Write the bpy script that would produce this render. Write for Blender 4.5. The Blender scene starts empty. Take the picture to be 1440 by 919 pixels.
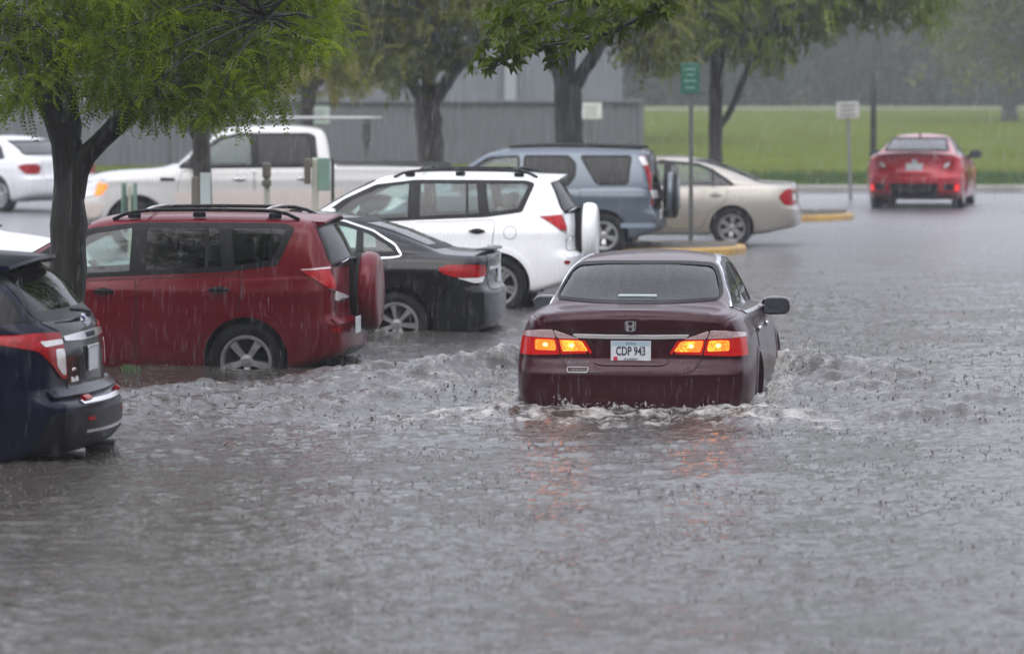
import bpy, bmesh, math, random
import numpy as np
from mathutils import Vector, Matrix, noise
from mathutils.bvhtree import BVHTree
from mathutils.geometry import delaunay_2d_cdt

R = math.radians
random.seed(7)
rng = np.random.default_rng(7)
scene = bpy.context.scene
COL = scene.collection

# ------------------------------------------------------------------ camera
F_PX, HOR, CAM_Z = 6000.0, 112.0, 2.6          # focal length in photo pixels, horizon row, eye height over the water
PITCH = math.atan((459.5 - HOR) / F_PX)
cd = bpy.data.cameras.new('camera')
cam = bpy.data.objects.new('camera', cd)
COL.objects.link(cam)
cam.location = (0, 0, CAM_Z)
cam.rotation_euler = (math.pi / 2 - PITCH, 0, 0)
cd.sensor_width = 36.0
cd.lens = F_PX / 1440 * 36.0
cd.clip_start = 0.5
cd.clip_end = 3000
cd.dof.use_dof = True
cd.dof.focus_distance = 34.2
cd.dof.aperture_fstop = 2.6
scene.camera = cam

def ray(px, py):
    x, y = (px - 720) / F_PX, -(py - 459.5) / F_PX
    c, s = math.cos(PITCH), math.sin(PITCH)
    return Vector((x, c + y * s, -s + y * c))

def at(px, py, D):
    r = ray(px, py)
    return Vector((0, 0, CAM_Z)) + r * (D / r.y)

def on_z(px, py, z=0.0):
    r = ray(px, py)
    return Vector((0, 0, CAM_Z)) + r * ((z - CAM_Z) / r.z)

# ------------------------------------------------------------------ objects
def link(o, parent=None):
    COL.objects.link(o)
    if parent is not None:
        o.parent = parent
    return o

def thing(name, label, cat, loc=(0, 0, 0), rz=0.0, group=None, scale=1.0):
    o = bpy.data.objects.new(name, None)
    o.empty_display_size = 0.3
    link(o)
    o.location = loc
    o.rotation_euler = (0, 0, rz)
    o.scale = (scale,) * 3
    o['label'] = label
    o['category'] = cat
    if group:
        o['group'] = group
    return o

def mk(name, V, F, mat, parent=None, smooth=True, normals=None, kind=None, fix=False):
    me = bpy.data.meshes.new(name)
    me.from_pydata([tuple(v) for v in V], [], [tuple(f) for f in F])
    if smooth:
        me.polygons.foreach_set('use_smooth', np.ones(len(me.polygons), dtype=bool))
    for m in (mat if isinstance(mat, (list, tuple)) else [mat]):
        me.materials.append(m)
    if fix:
        bm = bmesh.new(); bm.from_mesh(me)
        bmesh.ops.recalc_face_normals(bm, faces=bm.faces)
        bm.to_mesh(me); bm.free()
    me.update()
    if normals is not None:
        me.normals_split_custom_set_from_vertices([tuple(n) for n in normals])
    o = link(bpy.data.objects.new(name, me), parent)
    if kind:
        o['kind'] = kind
    return o

def mk_np(name, V, F, mat, parent=None, smooth=False, kind=None):
    """fast mesh: V (n,3), F (m,k) equal-sized faces"""
    V = np.asarray(V, dtype=np.float32)
    F = np.asarray(F, dtype=np.int32)
    me = bpy.data.meshes.new(name)
    me.vertices.add(len(V))
    me.vertices.foreach_set('co', V.ravel())
    m, k = F.shape
    me.loops.add(m * k)
    me.loops.foreach_set('vertex_index', F.ravel())
    me.polygons.add(m)
    me.polygons.foreach_set('loop_start', np.arange(0, m * k, k, dtype=np.int32))
    if smooth:
        me.polygons.foreach_set('use_smooth', np.ones(m, dtype=bool))
    me.materials.append(mat)
    me.update(calc_edges=True)
    o = link(bpy.data.objects.new(name, me), parent)
    if kind:
        o['kind'] = kind
    return o

def from_bm(name, bm, mat, parent=None, smooth=False, kind=None, loc=None):
    me = bpy.data.meshes.new(name)
    bm.normal_update()
    bm.to_mesh(me)
    bm.free()
    if smooth:
        me.polygons.foreach_set('use_smooth', np.ones(len(me.polygons), dtype=bool))
    me.materials.append(mat)
    o = link(bpy.data.objects.new(name, me), parent)
    if kind:
        o['kind'] = kind
    if loc is not None:
        o.location = loc
    return o

def bm_box(bm, c, s, bev=0.0, rot=None, seg=2):
    M = Matrix.Translation(c)
    if rot is not None:
        M = M @ rot.to_4x4()
    r = bmesh.ops.create_cube(bm, size=1.0, matrix=M @ Matrix.Diagonal((s[0], s[1], s[2], 1)))
    if bev > 0:
        es = list({e for v in r['verts'] for e in v.link_edges})
        bmesh.ops.bevel(bm, geom=es, offset=min(bev, .48 * min(s)), segments=seg, affect='EDGES', profile=.5)

def box(name, c, s, mat, parent=None, bev=0.01, rot=None, smooth=False, seg=2):
    bm = bmesh.new()
    bm_box(bm, c, s, bev, rot, seg)
    return from_bm(name, bm, mat, parent, smooth)

def tube_np(path, radii, n=8, cap=True):
    """tapered tube along a polyline -> verts, quad faces"""
    P = [Vector(p) for p in path]
    V, F = [], []
    up = Vector((0.13, 0.21, 1)).normalized()
    prev = None
    for i, p in enumerate(P):
        t = (P[min(i + 1, len(P) - 1)] - P[max(i - 1, 0)]).normalized()
        a = t.cross(Vector((1, 0, 0)) if abs(t.x) < .8 else Vector((0, 1, 0))).normalized() if prev is None else (prev - t * prev.dot(t)).normalized()
        prev = a
        b = t.cross(a)
        for k in range(n):
            an = 2 * math.pi * k / n
            V.append(p + (a * math.cos(an) + b * math.sin(an)) * radii[i])
    for i in range(len(P) - 1):
        for k in range(n):
            F.append((i * n + k, i * n + (k + 1) % n, (i + 1) * n + (k + 1) % n, (i + 1) * n + k))
    if cap:
        F.append(tuple(range(n - 1, -1, -1)))
        F.append(tuple((len(P) - 1) * n + k for k in range(n)))
    return V, F

class MB:
    """collects several shapes of one part into one mesh"""
    def __init__(s): s.V, s.F = [], []
    def add(s, V, F):
        o = len(s.V)
        s.V += [tuple(v) for v in V]
        s.F += [tuple(i + o for i in f) for f in F]
        return s
    def tube(s, path, radii, n=8):
        if not hasattr(radii, '__len__'): radii = [radii] * len(path)
        return s.add(*tube_np(path, radii, n))
    def build(s, name, mat, parent=None, smooth=True, **k):
        return mk(name, s.V, s.F, mat, parent, smooth, **k)

# ------------------------------------------------------------------ materials
MATS = {}
def mat_new(name):
    m = bpy.data.materials.new(name)
    m.use_nodes = True
    m.node_tree.nodes.clear()
    return m, m.node_tree.nodes, m.node_tree.links

def N(nodes, t, **kw):
    n = nodes.new(t)
    for k, v in kw.items():
        if k == 'op': n.operation = v
        elif k.startswith('i_'): n.inputs[k[2:].replace('_', ' ')].default_value = v
        else: setattr(n, k, v)
    return n

def pbr(name, col, rough=.5, metal=0., coat=0., var=0., vscale=6., bump=0., bscale=60., emit=None, estr=0., spec=.5, stretch=None):
    if name in MATS: return MATS[name]
    m, nd, lk = mat_new(name)
    out = N(nd, 'ShaderNodeOutputMaterial')
    b = N(nd, 'ShaderNodeBsdfPrincipled')
    b.inputs['Base Color'].default_value = (*col, 1)
    b.inputs['Roughness'].default_value = rough
    b.inputs['Metallic'].default_value = metal
    b.inputs['Specular IOR Level'].default_value = spec
    b.inputs['Coat Weight'].default_value = coat
    b.inputs['Coat Roughness'].default_value = .04
    if emit:
        b.inputs['Emission Color'].default_value = (*emit, 1)
        b.inputs['Emission Strength'].default_value = estr
    tc = N(nd, 'ShaderNodeTexCoord')
    src = tc.outputs['Object']
    if stretch:
        mp = N(nd, 'ShaderNodeMapping')
        mp.inputs['Scale'].default_value = stretch
        lk.new(src, mp.inputs['Vector'])
        src = mp.outputs['Vector']
    if var > 0:
        n = N(nd, 'ShaderNodeTexNoise')
        n.inputs['Scale'].default_value = vscale
        n.inputs['Detail'].default_value = 5
        lk.new(src, n.inputs['Vector'])
        mr = N(nd, 'ShaderNodeMapRange')
        mr.inputs['From Min'].default_value = .3
        mr.inputs['From Max'].default_value = .7
        mr.inputs['To Min'].default_value = 1 - var
        mr.inputs['To Max'].default_value = 1 + var
        lk.new(n.outputs['Fac'], mr.inputs['Value'])
        mx = N(nd, 'ShaderNodeVectorMath', op='SCALE')
        mx.inputs[0].default_value = col
        lk.new(mr.outputs['Result'], mx.inputs['Scale'])
        lk.new(mx.outputs['Vector'], b.inputs['Base Color'])
    if bump > 0:
        n2 = N(nd, 'ShaderNodeTexNoise')
        n2.inputs['Scale'].default_value = bscale
        n2.inputs['Detail'].default_value = 3
        lk.new(src, n2.inputs['Vector'])
        bp = N(nd, 'ShaderNodeBump')
        bp.inputs['Strength'].default_value = bump
        bp.inputs['Distance'].default_value = .02
        lk.new(n2.outputs['Fac'], bp.inputs['Height'])
        lk.new(bp.outputs['Normal'], b.inputs['Normal'])
        if coat: lk.new(bp.outputs['Normal'], b.inputs['Coat Normal'])
    lk.new(b.outputs['BSDF'], out.inputs['Surface'])
    MATS[name] = m
    return m

def paint(name, col, metal=.25, rough=.35, grime=.25, coat=.8):
    """wet car paint with a rain-beaded clear coat; the inside of the shell is dark trim"""
    if name in MATS: return MATS[name]
    m, nd, lk = mat_new(name)
    out = N(nd, 'ShaderNodeOutputMaterial')
    b = N(nd, 'ShaderNodeBsdfPrincipled')
    b.inputs['Roughness'].default_value = rough
    b.inputs['Metallic'].default_value = metal
    b.inputs['Coat Weight'].default_value = coat
    b.inputs['Specular IOR Level'].default_value = .15
    b.inputs['Coat Roughness'].default_value = .05
    tc = N(nd, 'ShaderNodeTexCoord')
    # road film that thickens low on the body
    sp = N(nd, 'ShaderNodeSeparateXYZ')
    lk.new(tc.outputs['Object'], sp.inputs[0])
    n = N(nd, 'ShaderNodeTexNoise', i_Scale=7., i_Detail=6.)
    lk.new(tc.outputs['Object'], n.inputs['Vector'])
    mr = N(nd, 'ShaderNodeMapRange')
    mr.inputs['From Min'].default_value = .75
    mr.inputs['From Max'].default_value = .25
    lk.new(sp.outputs['Z'], mr.inputs['Value'])
    mm = N(nd, 'ShaderNodeMath', op='MULTIPLY')
    lk.new(mr.outputs['Result'], mm.inputs[0])
    lk.new(n.outputs['Fac'], mm.inputs[1])
    m2 = N(nd, 'ShaderNodeMath', op='MULTIPLY')
    m2.inputs[1].default_value = grime
    lk.new(mm.outputs[0], m2.inputs[0])
    mix = N(nd, 'ShaderNodeMix', data_type='RGBA')
    mix.inputs['A'].default_value = (*col, 1)
    mix.inputs['B'].default_value = (.05, .043, .036, 1)
    lk.new(m2.outputs[0], mix.inputs['Factor'])
    lk.new(mix.outputs['Result'], b.inputs['Base Color'])
    # beads: voronoi bump, fine
    vo = N(nd, 'ShaderNodeTexVoronoi', i_Scale=85.)
    lk.new(tc.outputs['Object'], vo.inputs['Vector'])
    mr2 = N(nd, 'ShaderNodeMapRange')
    mr2.inputs['From Min'].default_value = .0
    mr2.inputs['From Max'].default_value = .35
    mr2.inputs['To Min'].default_value = 1.
    mr2.inputs['To Max'].default_value = 0.
    lk.new(vo.outputs['Distance'], mr2.inputs['Value'])
    bp = N(nd, 'ShaderNodeBump')
    bp.inputs['Strength'].default_value = .05
    bp.inputs['Distance'].default_value = .004
    lk.new(mr2.outputs['Result'], bp.inputs['Height'])
    lk.new(bp.outputs['Normal'], b.inputs['Coat Normal'])
    d = N(nd, 'ShaderNodeBsdfDiffuse')
    d.inputs['Color'].default_value = (.03, .03, .032, 1)
    g = N(nd, 'ShaderNodeNewGeometry')
    ms = N(nd, 'ShaderNodeMixShader')
    lk.new(g.outputs['Backfacing'], ms.inputs['Fac'])
    lk.new(b.outputs['BSDF'], ms.inputs[1])
    lk.new(d.outputs['BSDF'], ms.inputs[2])
    lk.new(ms.outputs[0], out.inputs['Surface'])
    MATS[name] = m
    return m

def glass(name, tint, drops=.25, refl=1.0, ior=1.6):
    """thin pane: tinted transmission plus a mirror coat, speckled with rain"""
    if name in MATS: return MATS[name]
    m, nd, lk = mat_new(name)
    out = N(nd, 'ShaderNodeOutputMaterial')
    t = N(nd, 'ShaderNodeBsdfTransparent')
    t.inputs['Color'].default_value = (*tint, 1)
    g = N(nd, 'ShaderNodeBsdfGlossy')
    g.inputs['Roughness'].default_value = .04
    g.inputs['Color'].default_value = (refl, refl, refl, 1)
    tc = N(nd, 'ShaderNodeTexCoord')
    vo = N(nd, 'ShaderNodeTexVoronoi', i_Scale=55.)
    lk.new(tc.outputs['Object'], vo.inputs['Vector'])
    mr = N(nd, 'ShaderNodeMapRange')
    mr.inputs['From Max'].default_value = .3
    mr.inputs['To Min'].default_value = 1.
    mr.inputs['To Max'].default_value = 0.
    lk.new(vo.outputs['Distance'], mr.inputs['Value'])
    bp = N(nd, 'ShaderNodeBump')
    bp.inputs['Strength'].default_value = drops
    bp.inputs['Distance'].default_value = .006
    lk.new(mr.outputs['Result'], bp.inputs['Height'])
    lk.new(bp.outputs['Normal'], g.inputs['Normal'])
    f = N(nd, 'ShaderNodeFresnel')
    f.inputs['IOR'].default_value = ior
    lk.new(bp.outputs['Normal'], f.inputs['Normal'])
    ms = N(nd, 'ShaderNodeMixShader')
    lk.new(f.outputs[0], ms.inputs['Fac'])
    lk.new(t.outputs[0], ms.inputs[1])
    lk.new(g.outputs[0], ms.inputs[2])
    lk.new(ms.outputs[0], out.inputs['Surface'])
    MATS[name] = m
    return m

M_TYRE = pbr('tyre_rubber', (.008, .008, .008), .65, spec=.2, bump=.2, bscale=40)
M_ALLOY = pbr('alloy', (.52, .52, .52), .28, metal=.85, var=.12, vscale=9)
M_ALLOYD = pbr('alloy_grey', (.30, .30, .31), .35, metal=.8, var=.12, vscale=9)
M_BLACK = pbr('black_trim', (.007, .007, .008), .34, bump=.08, bscale=120, spec=.16)
M_SEAL = pbr('rubber_seal', (.006, .006, .006), .5, spec=.15)
M_GAP = pbr('panel_gap', (.004, .004, .004), .9)
M_WELL = pbr('wheel_well_liner', (.006, .006, .006), .95)
M_CHROME = pbr('chrome', (.80, .80, .82), .20, metal=1.)
M_SEAT = pbr('seat_cloth', (.045, .044, .043), .9, var=.15, vscale=20)
M_SEATL = pbr('pale_seat_cloth', (.16, .155, .145), .9, var=.15, vscale=20)
M_RED = pbr('red_lens', (.26, .003, .006), .22, spec=.25, var=.3, vscale=24)
M_CLEARLENS = pbr('clear_lens', (.62, .60, .60), .12, coat=1., var=.15, vscale=40)
M_PINKLENS = pbr('pink_clear_lens', (.66, .48, .50), .15, coat=1., var=.2, vscale=40)
M_AMBER = pbr('amber_lens', (.75, .20, .02), .15, coat=1.)
M_PLATE = pbr('plate_white', (.62, .64, .66), .4, var=.06, vscale=30)
M_INK = pbr('plate_ink', (.02, .02, .05), .5)
M_WHITE_PAINTED = pbr('white_lettering', (.75, .75, .75), .5)

# ------------------------------------------------------------------ curves
def pchip(pts):
    x = np.array([p[0] for p in pts], float)
    y = np.array([p[1] for p in pts], float)
    h = np.diff(x)
    d = np.diff(y) / h
    m = np.zeros(len(x))
    for i in range(1, len(x) - 1):
        if d[i - 1] * d[i] > 0:
            w1, w2 = 2 * h[i] + h[i - 1], h[i] + 2 * h[i - 1]
            m[i] = (w1 + w2) / (w1 / d[i - 1] + w2 / d[i])
    m[0], m[-1] = d[0], d[-1]
    def f(q):
        q = np.clip(np.asarray(q, float), x[0], x[-1])
        i = np.clip(np.searchsorted(x, q) - 1, 0, len(h) - 1)
        t = (q - x[i]) / h[i]
        return ((1 + 2 * t) * (1 - t) ** 2 * y[i] + t * (1 - t) ** 2 * h[i] * m[i]
                + t * t * (3 - 2 * t) * y[i + 1] + t * t * (t - 1) * h[i] * m[i + 1])
    return f

def pip(P, poly):
    """points in polygon, vectorised"""
    P = np.asarray(P, float)
    poly = np.asarray(poly, float)
    x, y = P[:, 0], P[:, 1]
    ins = np.zeros(len(P), bool)
    j = len(poly) - 1
    for i in range(len(poly)):
        xi, yi = poly[i]
        xj, yj = poly[j]
        c = (yi > y) != (yj > y)
        with np.errstate(divide='ignore', invalid='ignore'):
            ins ^= c & (x < (xj - xi) * (y - yi) / (yj - yi + 1e-30) + xi)
        j = i
    return ins

def rpoly(pts, r=.03, step=.03):
    """polygon with rounded corners and dense edges"""
    n = len(pts)
    out = []
    for i in range(n):
        p = np.array(pts[i][:2], float)
        a = np.array(pts[i - 1][:2], float)
        b = np.array(pts[(i + 1) % n][:2], float)
        ri = pts[i][2] if len(pts[i]) > 2 else r
        la, lb = np.linalg.norm(a - p), np.linalg.norm(b - p)
        q = min(ri, .45 * la, .45 * lb)
        if q < 1e-4:
            out.append(p)
            continue
        A, B = p + (a - p) / la * q, p + (b - p) / lb * q
        k = max(2, min(8, int(q / .012) + 2))
        for t in np.linspace(0, 1, k):
            out.append((1 - t) ** 2 * A + 2 * t * (1 - t) * p + t * t * B)
    dense = []
    for i in range(len(out)):
        a, b = out[i], out[(i + 1) % len(out)]
        d = np.linalg.norm(b - a)
        if d < 1e-5: continue
        k = max(1, int(math.ceil(d / step)))
        for t in range(k):
            dense.append(a + (b - a) * t / k)
    return np.array(dense)

def offset_poly(P, d):
    """move a dense closed outline outward by d"""
    P = np.asarray(P, float)
    area = .5 * np.sum(P[:, 0] * np.roll(P[:, 1], -1) - np.roll(P[:, 0], -1) * P[:, 1])
    t = np.roll(P, -1, 0) - np.roll(P, 1, 0)
    t /= np.linalg.norm(t, axis=1)[:, None] + 1e-12
    n = np.stack([t[:, 1], -t[:, 0]], 1) * (1 if area > 0 else -1)
    return P + n * d

def strip_poly(line, w):
    """outline of a band of width w round an open polyline"""
    P = np.asarray(line, float)
    Q = []
    for i in range(len(P) - 1):
        k = max(1, int(np.linalg.norm(P[i + 1] - P[i]) / .03))
        for t in range(k): Q.append(P[i] + (P[i + 1] - P[i]) * t / k)
    Q.append(P[-1])
    P = np.array(Q)
    t = np.gradient(P, axis=0)
    t /= np.linalg.norm(t, axis=1)[:, None] + 1e-12
    n = np.stack([-t[:, 1], t[:, 0]], 1)
    return np.vstack([P + n * w / 2, (P - n * w / 2)[::-1]])

def text_geo(s, size, extrude=.002, bold=0.0):
    c = bpy.data.curves.new('lettering', 'FONT')
    c.body = s
    c.size = size
    c.extrude = extrude
    c.offset = bold
    c.align_x = 'CENTER'
    c.align_y = 'CENTER'
    c.resolution_u = 3
    o = bpy.data.objects.new('lettering', c)
    COL.objects.link(o)
    dg = bpy.context.evaluated_depsgraph_get()
    me = bpy.data.meshes.new_from_object(o.evaluated_get(dg))
    V = [tuple(v.co) for v in me.vertices]
    F = [tuple(p.vertices) for p in me.polygons]
    bpy.data.objects.remove(o)
    bpy.data.curves.remove(c)
    bpy.data.meshes.remove(me)
    return V, F
# ------------------------------------------------------------------ cars
# car space: x forward from the rear bumper, y to the car's left, z up from the road
class Car:
    def __init__(s, name, label, cat, P, paintmat, loc, heading, scale=1.0, group=None):
        s.P = P
        s.paint = paintmat
        s.root = thing(name, label, cat, loc, heading, group, scale)
        s.body_surface()
        s.holes = []            # (kind, polygon) cut out of the shell
    # -- surface ---------------------------------------------------------
    def body_surface(s):
        P = s.P
        L = P['L']
        fzt, fzs, fzb, fw = (pchip(P[k]) for k in ('zt', 'zs', 'zb', 'w'))
        re, fe = P.get('re', .09), P.get('fe', .12)       # end rounding
        q = np.linspace(0, L, 1200)
        d = np.sqrt(1 + np.gradient(fzt(q), q) ** 2)
        arc = np.concatenate([[0], np.cumsum((d[1:] + d[:-1]) / 2 * np.diff(q))])
        xs = np.interp(np.linspace(0, arc[-1], P.get('ns', 165)), arc, q)
        ph = np.linspace(0, math.pi / 2, 8)
        xs = np.unique(np.round(np.concatenate([xs, re * (1 - np.cos(ph)), L - fe * (1 - np.cos(ph))]), 4))
        s.secs = []
        rows = []
        for x in xs:
            rows.append(s.section(float(x), fzt, fzs, fzb, fw, re, fe))
        A = np.array(rows)                                  # station, j, (y,z)
        nx, J = A.shape[:2]
        V, F = [], []
        for i in range(nx):
            for j in range(J): V.append((xs[i], A[i, j, 0], A[i, j, 1]))
            for j in range(J - 2, 0, -1): V.append((xs[i], -A[i, j, 0], A[i, j, 1]))
        W = 2 * J - 2
        for i in range(nx - 1):
            for j in range(W):
                a, b = i * W + j, i * W + (j + 1) % W
                F.append((a, b, b + W, a + W))
        for end, i in ((0, 0), (1, nx - 1)):
            K = 28
            off = len(V)
            for j in range(J):
                for k in range(K + 1):
                    c = math.cos(math.pi * k / K)
                    c = .35 * c + .65 * (1 - 2 * k / K)
                    V.append((xs[i], A[i, j, 0] * c, A[i, j, 1]))
            for j in range(J - 1):
                for k in range(K):
                    f = (off + j * (K + 1) + k, off + j * (K + 1) + k + 1, off + (j + 1) * (K + 1) + k + 1, off + (j + 1) * (K + 1) + k)
                    F.append(f if end else f[::-1])
        V = np.array(V, float)
        # plan bow and side profile of both ends
        hw = P['w0']
        for key, pk, x0, sg, span in (('bow_r', 'pr', 0., 1, P.get('span_r', .6)), ('bow_f', 'pf', L, -1, P.get('span_f', .7))):
            dx = np.abs(V[:, 0] - x0)
            wt = np.clip(1 - dx / span, 0, 1)
            wt = wt * wt * (3 - 2 * wt)
            sh = P[key] * np.clip(np.abs(V[:, 1]) / hw, 0, 1) ** P.get('bow_p', 2.4)
            if pk in P: sh = sh + pchip(P[pk])(V[:, 2])
            V[:, 0] += sg * wt * sh
        bm = bmesh.new()
        bv = [bm.verts.new(v) for v in V]
        for f in F:
            try: bm.faces.new([bv[i] for i in f])
            except ValueError: pass
        bmesh.ops.remove_doubles(bm, verts=bm.verts, dist=2e-4)
        bmesh.ops.dissolve_degenerate(bm, edges=bm.edges, dist=1e-5)
        bmesh.ops.recalc_face_normals(bm, faces=bm.faces)
        bm.normal_update()
        bm.verts.ensure_lookup_table()
        bm.faces.ensure_lookup_table()
        s.V = [v.co.copy() for v in bm.verts]
        s.VN = [v.normal.copy() for v in bm.verts]
        s.F = [tuple(v.index for v in f.verts) for f in bm.faces]
        s.FN = [f.normal.copy() for f in bm.faces]
        s.FC = [f.calc_center_median() for f in bm.faces]
        bm.free()
        T = []
        for f in s.F:
            for k in range(1, len(f) - 1): T.append((f[0], f[k], f[k + 1]))
        s.T = T
        s.bvh = BVHTree.FromPolygons(s.V, T, all_triangles=True)

    def section(s, x, fzt, fzs, fzb, fw, re, fe):
        P = s.P
        L = P['L']
        zt, zs, zb, w = float(fzt(x)), float(fzs(x)), float(fzb(x)), float(fw(x))
        g = 0.
        if x < re: g = 1 - math.sqrt(max(0, 1 - (1 - x / re) ** 2)); e = re
        elif x > L - fe: g = 1 - math.sqrt(max(0, 1 - (1 - (L - x) / fe) ** 2)); e = fe
        if g > 0:
            w -= g * e; zt -= g * min(e, .07); zb += g * min(e, .06); zs -= g * .03
        zs = min(zs, zt - .012)
        zb = min(zb, zs - .05)
        tm, ab, as_ = P.get('tm', .55), P.get('ab', .055), P.get('as', .045)
        ws = w * (1 - as_)
        yb = w * (1 - ab)
        pts = [(0, zb), (yb * .45, zb), (yb * .8, zb), (yb - .05, zb), (yb - .015, zb + .012)]
        cz, ca = P.get('crease', (.0, .0))
        for t in np.linspace(.06, 1, 24):
            z = zb + (zs - zb) * t
            if t < tm: y = w * (1 - ab * ((tm - t) / tm) ** 2.2)
            else: y = w * (1 - as_ * ((t - tm) / (1 - tm)) ** 2.0)
            if ca: y += ca * max(0, 1 - abs(z - cz) / .11) ** 1.5 * (1 - g)
            pts.append((y, z))
        ws = pts[-1][0]
        h = zt - zs
        lf = min(1., max(0., (h - .04) / .16)); lf = lf * lf * (3 - 2 * lf)
        led = P.get('ledge', 0.) * lf
        yr = ws - led - P['tum'] * h - .02 * min(1, h / .1)
        c = min(P.get('crown', .05), .45 * h)
        for t in (.25, .5, .75, 1.):                        # shoulder rolling in to the foot of the glass
            pts.append((ws - led * t - .0005 * t, zs + .05 * lf * (1 - (1 - t) ** 2) * (led > 0) + .0005 * t))
        P0, P1 = np.array(pts[-1]), np.array([yr, zt - c])
        l = np.linalg.norm(P1 - P0)
        r = min(P.get('rc', .13), .55 * l + .0, .4 * yr)
        d = (P0 - P1) / l
        A = P1 + d * min(r, .6 * l)
        def cz_(y): return zt - c * (y / yr) ** 2
        yB = yr - r
        B = np.array([yB, cz_(yB)])
        bul = P.get('bulge', .015) * min(1, h / .4)
        nrm = np.array([-d[1], d[0]]) * (-1)
        nrm = np.array([abs(d[1]), abs(d[0])])
        for t in np.linspace(0, 1, 17)[1:]:
            p = P0 + (A - P0) * t + nrm * bul * math.sin(math.pi * t) * .8
            pts.append(tuple(p))
        for t in np.linspace(0, 1, 8)[1:]:
            p = (1 - t) ** 2 * A + 2 * t * (1 - t) * P1 + t * t * B
            pts.append(tuple(p))
        for y in np.linspace(yB, 0, 13)[1:]:
            pts.append((y, cz_(y)))
        return pts

    # -- projection ------------------------------------------------------
    def dirs(s, a):
        if a == 'T': return Vector((0, 0, -1)), Vector((1, 0, 0)), Vector((0, 1, 0))
        a = {'L': 90, 'B': 0, 'F': 180, 'R': -90}.get(a, a)
        r = R(a)
        return Vector((math.cos(r), -math.sin(r), 0)), Vector((math.sin(r), math.cos(r), 0)), Vector((0, 0, 1))

    def hit(s, a, u, v):
        d, U, Z = s.dirs(a)
        o = U * u + Z * v - d * 12
        h = s.bvh.ray_cast(o, d)
        if h[0] is None:
            h = s.bvh.find_nearest(U * u + Z * v + Vector((s.P['L'] / 2, 0, 0)) * (1 if a in (0, 'B', 'F') else 0))
        co, n, i, _ = h
        t = s.T[i]
        a_, b_, c_ = (s.V[k] for k in t)
        v0, v1, v2 = b_ - a_, c_ - a_, co - a_
        d00, d01, d11, d20, d21 = v0.dot(v0), v0.dot(v1), v1.dot(v1), v2.dot(v0), v2.dot(v1)
        den = d00 * d11 - d01 * d01
        if abs(den) < 1e-14: nn = s.VN[t[0]]
        else:
            bv, bw = (d11 * d20 - d01 * d21) / den, (d00 * d21 - d01 * d20) / den
            nn = s.VN[t[0]] * (1 - bv - bw) + s.VN[t[1]] * bv + s.VN[t[2]] * bw
        return co, nn.normalized()

    def ucorner(s, a, p):
        """outline point ('b',y,z) on the rear, ('f',y,z) on the front or ('s',x,z) on the left side, in the frame of direction a"""
        d, U, Z = s.dirs(a)
        k, c, z = p[:3]
        co, _ = s.hit({'b': 'B', 'f': 'F', 's': 'L'}[k], (-c if k == 'f' else c), z)
        return (co.dot(U), z) + tuple(p[3:])

    def patch(s, name, poly, a, mat, off=.004, res=.05, holes=(), r=.02, step=.03, parent=None, mirror=False, skirt=None, dense=False, label=None, flat=False):
        B = np.asarray(poly, float) if dense else rpoly(poly, r, step)
        rings = [B] + [np.asarray(h, float) for h in holes]
        pts, edges = [], []
        for g in rings:
            o = len(pts)
            pts += [tuple(p) for p in g]
            edges += [(o + i, o + (i + 1) % len(g)) for i in range(len(g))]
        mn, mx = B.min(0), B.max(0)
        gx, gy = np.meshgrid(np.arange(mn[0] + res * .5, mx[0], res), np.arange(mn[1] + res * .5, mx[1], res))
        G = np.stack([gx.ravel(), gy.ravel()], 1)
        if len(G):
            k = pip(G, B)
            for h in rings[1:]: k &= ~pip(G, h)
            G = G[k]
            if len(G):
                bp = np.array(pts)
                dm = np.min(np.linalg.norm(G[:, None] - bp[None], axis=2), axis=1)
                G = G[dm > res * .4]
        allp = [Vector(p) for p in pts] + [Vector((g[0], g[1])) for g in G]
        r_ = delaunay_2d_cdt(allp, edges, [], 0, 1e-6)
        v2, fs = r_[0], r_[2]
        c = np.array([[sum(v2[i][0] for i in f) / len(f), sum(v2[i][1] for i in f) / len(f)] for f in fs])
        k = pip(c, B)
        for h in rings[1:]: k &= ~pip(c, h)
        fs = [f for f, q in zip(fs, k) if q]
        V, NN = [], []
        d, U, Z = s.dirs(a)
        for p in v2:
            co, n = s.hit(a, p[0], p[1])
            V.append(co + n * off)
            NN.append(n)
        if flat:                                            # straight lid: average normal plane kept, used for plates
            pass
        F = []
        for f in fs:
            q = (V[f[1]] - V[f[0]]).cross(V[f[2]] - V[f[0]])
            F.append(tuple(f) if q.dot(d) < 0 else tuple(f[::-1]))
        used = sorted({i for f in F for i in f})
        mp = {i: j for j, i in enumerate(used)}
        V = [V[i] for i in used]; NN = [NN[i] for i in used]
        F = [tuple(mp[i] for i in f) for f in F]
        sk = skirt if skirt is not None else (off + .008 if off > .0055 else 0)
        if sk > 0:
            ec = {}
            for f in F:
                for i in range(len(f)): ec[(f[i], f[(i + 1) % len(f)])] = 1
            bnd = [e for e in ec if (e[1], e[0]) not in ec]
            for i, j in bnd:
                e = V[j] - V[i]
                out = e.cross(NN[i])
                if out.length < 1e-9: continue
                out.normalize()
                o = len(V)
                V += [V[i], V[j], V[j] - NN[j] * sk, V[i] - NN[i] * sk]
                NN += [out] * 4
                F.append((o + 1, o, o + 3, o + 2))
        par = parent or s.root
        ob = mk(name, V, F, mat, par, True, NN)
        if label: ob['label'] = label
        res_ = [ob]
        if mirror:
            fl = lambda v: Vector((v.x, -v.y, v.z))
            ob2 = mk(name, [fl(v) for v in V], [f[::-1] for f in F], mat, (mirror if mirror is not True else par), True, [fl(n) for n in NN])
            if label: ob2['label'] = label
            res_.append(ob2)
        return res_ if mirror else ob

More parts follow.
